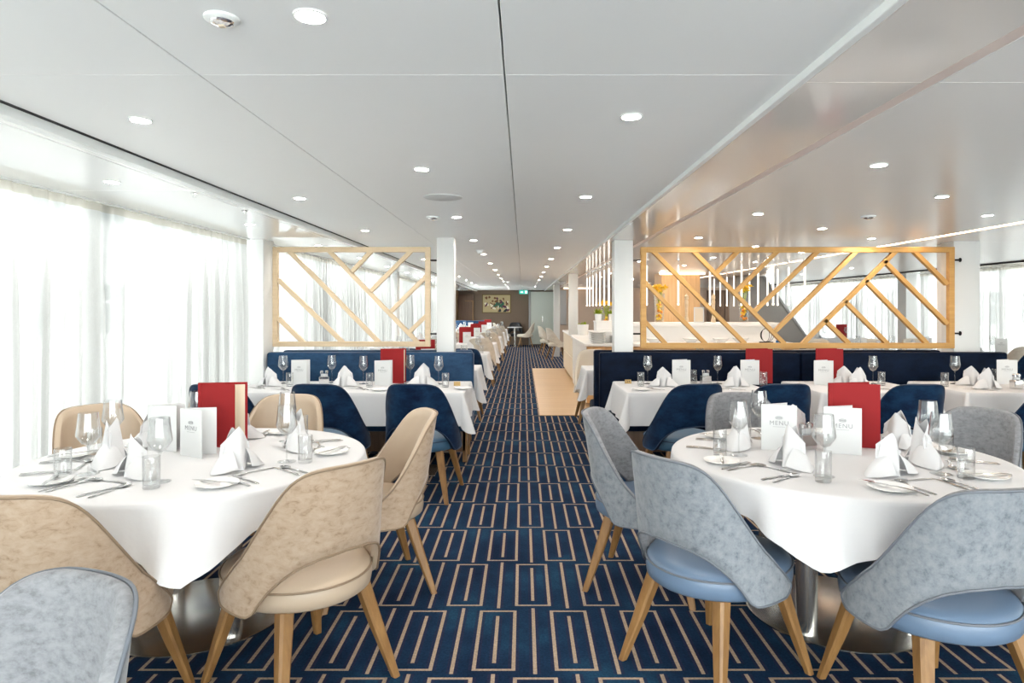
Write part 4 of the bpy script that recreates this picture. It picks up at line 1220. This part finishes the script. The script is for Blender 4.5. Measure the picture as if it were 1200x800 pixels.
# stepped white risers with pots
def riser(x0, x1, y0, y1, z0, z1, label):
    t = thing('display_riser', label, 'riser', ((x0 + x1) / 2, (y0 + y1) / 2, z0)); w, d, h = (x1 - x0) / 2, (y1 - y0) / 2, z1 - z0
    m = MB(); m.box(-w, w, -d, d, 0, h - 0.02, 'solid_white', 0.004); add('body', m.mesh('body'), t)
    m = MB(); m.box(-w - 0.01, w + 0.01, -d - 0.01, d + 0.01, h - 0.02, h, 'solid_white', 0.003); add('top', m.mesh('top'), t)
riser(1.14, 1.46, 10.25, 10.6, 0.93, 1.25, 'white display riser under the lime plants')
riser(1.02, 1.36, 9.95, 10.2, 0.93, 1.10, 'lower white display step before the lime plants')
def plant_mesh(r, n, seed, mat, tall=0.12):
    rnd = random.Random(seed); m = MB()
    for k in range(n):
        a = rnd.uniform(0, 2 * PI); e = rnd.uniform(0.2, 1.3); L = tall * rnd.uniform(0.6, 1.1)
        d = Vector((math.cos(a) * math.cos(e), math.sin(a) * math.cos(e), math.sin(e)))
        p = Vector((rnd.uniform(-r, r) * 0.4, rnd.uniform(-r, r) * 0.4, 0)); s = d.cross(Vector((0, 0, 1))).normalized() * 0.016
        m.faces([p, p + d * L * .5 + s, p + d * L, p + d * L * .5 - s, p + d * L * .5 + Vector((0, 0, .006))], [(0, 1, 4), (1, 2, 4), (2, 3, 4), (3, 0, 4)], mat)
    return m.mesh('leaves')
def pot(x, y, z, r, h, label, seed, tall=0.115):
    t = thing('potted_plant', label, 'plant', (x, y, z))
    m = MB(); m.lathe([(0, 0), (r * 0.85, 0), (r, h), (r * 0.93, h), (r * 0.9, h * 0.85), (0, h * 0.85)], 'china_white', 24); add('pot', m.mesh('pot'), t)
    add('leaves', plant_mesh(r, 60, seed, 'lime_leaf', tall), t, (0, 0, h * 0.85))
pot(1.19, 10.40, 1.25, 0.055, 0.11, 'lime green plant in a white pot on the riser, aisle side', 1)
pot(1.41, 10.42, 1.25, 0.055, 0.11, 'lime green plant in a white pot on the riser, beside the column', 2)
pot(1.17, 12.85, 0.925, 0.115, 0.21, 'low lime plant in a wide white drum on the drawer cabinet', 3, 0.09)
def stack(x, y, z, r, n, where):
    m = MB(); m.lathe([(0, 0), (r * .6, 0), (r, .02), (r, .023), (r * .6, .006), (0, .006)], 'china_white', 28); me = m.mesh('dinner_plate')
    for k in range(n): add('dinner_plate', me, None, (x, y, z + k * 0.0235), label='white dinner plate in the stack ' + where, cat='plate', group='stacked plates ' + where)
stack(1.12, 9.82, 0.93, 0.125, 7, 'at the buffet counter corner')
stack(1.42, 9.86, 0.93, 0.125, 5, 'beside the first on the buffet counter')
def vase(x, y, z, label, seed):
    rnd = random.Random(seed)
    t = thing('flower_vase', label, 'vase', (x, y, z))
    m = MB(); m.lathe([(0, 0), (0.062, 0), (0.066, .01), (0.085, .46), (0.082, .46), (0.063, .02), (0, .016)], 'vase_glass', 28); add('glass_vase', m.mesh('glass_vase'), t)
    m = MB()
    for k in range(22):
        a = rnd.uniform(0, 2 * PI); r = rnd.uniform(0, .04); zz = rnd.uniform(.03, .30)
        m.lathe([(0, -.024), (.02, -.012), (.024, .004), (.014, .02), (0, .026)], rnd.choice(['orange_petal', 'yellow_petal']), 8, (r * math.cos(a), r * math.sin(a), zz + .02))
    add('petal_filling', m.mesh('petal_filling'), t)
    m = MB()
    for k in range(8):
        a = 2 * PI * k / 8; m.tube([(0.01 * math.cos(a), 0.01 * math.sin(a), .3), (.05 * math.cos(a), .05 * math.sin(a), .5)], 0.004, 'lime_leaf', 6)
    add('stems', m.mesh('stems'), t)
    for k in range(12):
        a = 2 * PI * k / 12 + rnd.uniform(-.2, .2); r = rnd.uniform(.03, .11); zz = rnd.uniform(.47, .56); m = MB()
        tilt = Matrix.Translation((r * math.cos(a), r * math.sin(a), zz)) @ Matrix.Rotation(rnd.uniform(.2, .8), 4, Vector((-math.sin(a), math.cos(a), 0)))
        for q in range(6):
            b = 2 * PI * q / 6; u = Vector((math.cos(b), math.sin(b), 0)); w = Vector((-math.sin(b), math.cos(b), 0)) * .02
            m.faces([tilt @ p for p in (Vector((0, 0, 0)), u * .03 + w + Vector((0, 0, .03)), u * .062 + Vector((0, 0, .045)), u * .03 - w + Vector((0, 0, .03)))], [(0, 1, 2, 3)], 'yellow_petal')
        add('bloom', m.mesh('bloom'), t)
vase(2.16, 10.42, 1.225, 'tall glass vase of yellow flowers on the shelf, aisle end', 1)
vase(3.50, 10.42, 1.225, 'tall glass vase of yellow flowers on the shelf, window end', 2)
vase(1.42, 11.2, 1.0, 'tall glass vase of orange flowers behind the lime plants', 3)
riser(1.25, 1.6, 11.0, 11.4, 0.93, 1.0, 'low white block under the vase of orange flowers')
def mill(x, label):
    t = thing('pepper_mill', label, 'pepper mill', (x, 10.42, 1.225))
    m = MB(); m.lathe([(0, 0), (.034, 0), (.036, .02), (.022, .12), (.026, .25), (.030, .33), (.024, .36)], 'oak_pale', 18); add('body', m.mesh('body'), t)
    m = MB(); m.lathe([(.024, .36), (.032, .375), (.030, .42), (.012, .44), (.010, .455), (0, .46)], 'oak_pale', 18); add('head', m.mesh('head'), t)
mill(X(804.5, 10.42), 'tall pale wooden pepper mill beside the framed card'); mill(X(836, 10.42), 'tall pale wooden pepper mill next to the oak pillar')
t = thing('card_frame', 'small white framed card on the display shelf', 'card', (X(819, 10.35), 10.35, 1.225))
m = MB()
for b in ((-.08, -.066, 0, .24), (.066, .08, 0, .24), (-.066, .066, 0, .014), (-.066, .066, .226, .24)): m.box(b[0], b[1], -.008, .008, b[2], b[3], 'card_white', .002)
add('frame', m.mesh('frame'), t)
m = MB(); m.box(-.066, .066, 0, .003, .014, .226, 'page_cream', 0); add('card', m.mesh('card'), t)
# dishes at the shelf's window end
t = thing('wire_stand', 'small wire serving stand on the counter end', 'stand', (X(898, 9.8), 9.8, .93))
for k in range(3):
    m = MB(); m.tube([(.1 * math.cos(2 * PI * q / 20) * (1 - .2 * k), 0.03 * (k - 1), .12 + .1 * math.sin(2 * PI * q / 20)) for q in range(20)], .004, 'black_steel', 6, closed=True); add('wire_loop', m.mesh('wire_loop'), t)
m = MB(); m.box(-.09, .09, -.05, .05, 0, .02, 'black_steel', .004); add('base', m.mesh('base'), t)
m = MB(); m.box(-.05, .05, -.04, .04, 0, .045, 'blue_cloth', .012, 2); add('folded_cloth', m.mesh('folded_cloth'), None, (X(914, 9.75), 9.75, .93), label='folded blue cloth on the end of the buffet counter', cat='cloth')
for k, (xx, yy) in enumerate(((X(868, 9.9), 9.9), (2.95, 9.8), (2.5, 9.8), (1.95, 9.8))):
    m = MB(); m.lathe([(0, 0), (.05, 0), (.06, .01), (.12, .07), (.123, .072), (.115, .07), (.055, .015), (0, .012)], 'china_white', 28)
    add('serving_bowl', m.mesh('serving_bowl'), None, (xx, yy, .93), label='white serving bowl on the buffet counter', cat='bowl', group='serving bowls on the buffet counter')

# ---- oak-clad pillar with a cove light
m = MB(); m.box(2.66, 3.40, 12.62, 13.3, 0, ZR, 'oak_panel', .006); struct('pillar', m.mesh('pillar'))
def cove(x0, x1, y, label):
    t = thing('cove_light', label, 'strip light', ((x0 + x1) / 2, y, ZR)); w = (x1 - x0) / 2
    m = MB(); m.box(-w, w, -.03, .03, -.05, -.012, 'cove_glow', .004); add('diffuser', m.mesh('diffuser'), t)
    m = MB(); m.box(-w - .02, w + .02, -.05, .05, -.012, 0, 'fascia_white', .002); add('housing', m.mesh('housing'), t)
cove(2.60, 3.46, 12.52, 'warm glowing cove light along the top of the oak pillar')
cove(1.35, 2.3, 21.8, 'warm glowing light over the tan wall past the bar')

# ---- hanging light tubes around the bar
def mk_tube():
    t = thing('pendant_tube', '', 'pendant lamp')
    m = MB(); m.lathe([(0, -.62), (.012, -.62), (.013, -.60), (.013, -.10), (.009, -.085), (0, -.08)], 'tube_glow', 14); add('acrylic_rod', m.mesh('acrylic_rod'), t)
    m = MB(); m.lathe([(0, -.645), (.010, -.645), (.012, -.62), (0, -.618)], 'tip_glow', 14); add('light_tip', m.mesh('light_tip'), t)
    m = MB(); m.lathe([(0, -.085), (.006, -.085), (.006, -.02), (.03, -.016), (.03, 0), (0, 0)], 'chrome', 14); add('ceiling_mount', m.mesh('ceiling_mount'), t)
    return t
PT = Kit(mk_tube)
pl = ('slim glowing acrylic tube lamp hanging over the bar edge', 'tube lamps around the bar')
for k in range(8): PT.put((1.28, 9.25 + .56 * k, ZR), 0, *pl)
for k in range(6): PT.put((1.74 + .445 * k, 9.25, ZR), 0, *pl)
for k in range(10): PT.put((3.92, 9.70 + .42 * k, ZR), 0, *pl)

# ---- grey stair flank behind the bar
m = MB(); m.poly([(4.55, 13.6, 0), (6.35, 13.6, 0), (6.35, 13.6, .12), (4.95, 13.6, 2.12), (4.55, 13.6, 2.12)], 'stair_grey', (0, .9, 0))
st = add('staircase', m.mesh('staircase'), None, label='grey staircase flank sloping down behind the bar', cat='staircase')
m = MB(); m.poly([(4.95, 13.58, 2.12), (5.0, 13.58, 2.12), (6.4, 13.58, .12), (6.35, 13.58, .12)], 'metal_grey', (0, .02, 0)); add('stringer_edge', m.mesh('stringer_edge'), st)

# ---- far wall: painting and exit sign
t = thing('wall_painting', 'framed painting of lotus leaves on the dark far wall', 'painting', (-1.05, YF - .005, 1.63))
w, h = .57, .37
m = MB()
for b in ((-w, -w + .03, -h, h), (w - .03, w, -h, h), (-w + .03, w - .03, -h, -h + .03), (-w + .03, w - .03, h - .03, h)): m.box(b[0], b[1], -.03, 0, b[2], b[3], 'frame_gold', .003)
add('frame', m.mesh('frame'), t)
m = MB(); m.box(-w + .03, w - .03, -.012, 0, -h + .03, h - .03, 'canvas_cream', 0); cv = add('canvas', m.mesh('canvas'), t)
rnd = random.Random(5)
for k in range(46):
    mt = rnd.choice(['paint_green', 'paint_green', 'paint_plum', 'paint_brown', 'paint_white', 'paint_dark', 'paint_brown'])
    cx, cz = rnd.uniform(-.42, .45), rnd.uniform(-.26, .26); r1, r2 = rnd.uniform(.03, .11), rnd.uniform(.02, .06); a0 = rnd.uniform(0, 3)
    if mt == 'paint_green': cx, cz, r1 = rnd.uniform(-.15, .25), rnd.uniform(-.12, .02), .09
    if mt == 'paint_dark': cx, cz = rnd.uniform(.05, .35), rnd.uniform(-.3, -.24)
    pts = []
    for q in range(10):
        b = 2 * PI * q / 10; px_, pz_ = r1 * math.cos(b), r2 * math.sin(b) * (1 + .3 * math.sin(3 * b))
        pts.append((cx + px_ * math.cos(a0) - pz_ * math.sin(a0), -.0125 - .0002 * k, max(-.33, min(.33, cz + px_ * math.sin(a0) + pz_ * math.cos(a0)))))
    m = MB(); m.poly(pts, mt); add('brush_patch', m.mesh('brush_patch'), cv)
t = thing('exit_sign', 'green and white exit sign under the ceiling by the glazed door', 'sign', (.02, 25.6, 2.0))
m = MB(); m.box(-.17, .17, -.02, .02, 0, .15, 'exit_green', .006); add('sign_box', m.mesh('sign_box'), t)
m = MB(); m.box(-.015, .015, -.01, .01, .15, .165, 'black_steel', 0); add('hanger', m.mesh('hanger'), t)
m = MB()
m.poly([(-.12, -.0215, .06), (-.06, -.0215, .06), (-.06, -.0215, .035), (-.02, -.0215, .075), (-.06, -.0215, .115), (-.06, -.0215, .09), (-.12, -.0215, .09)], 'exit_white'); add('arrow', m.mesh('arrow'), t)
m = MB(); m.box(.06, .13, -.0215, -.02, .03, .12, 'exit_white', 0); add('door_pictogram', m.mesh('door_pictogram'), t)
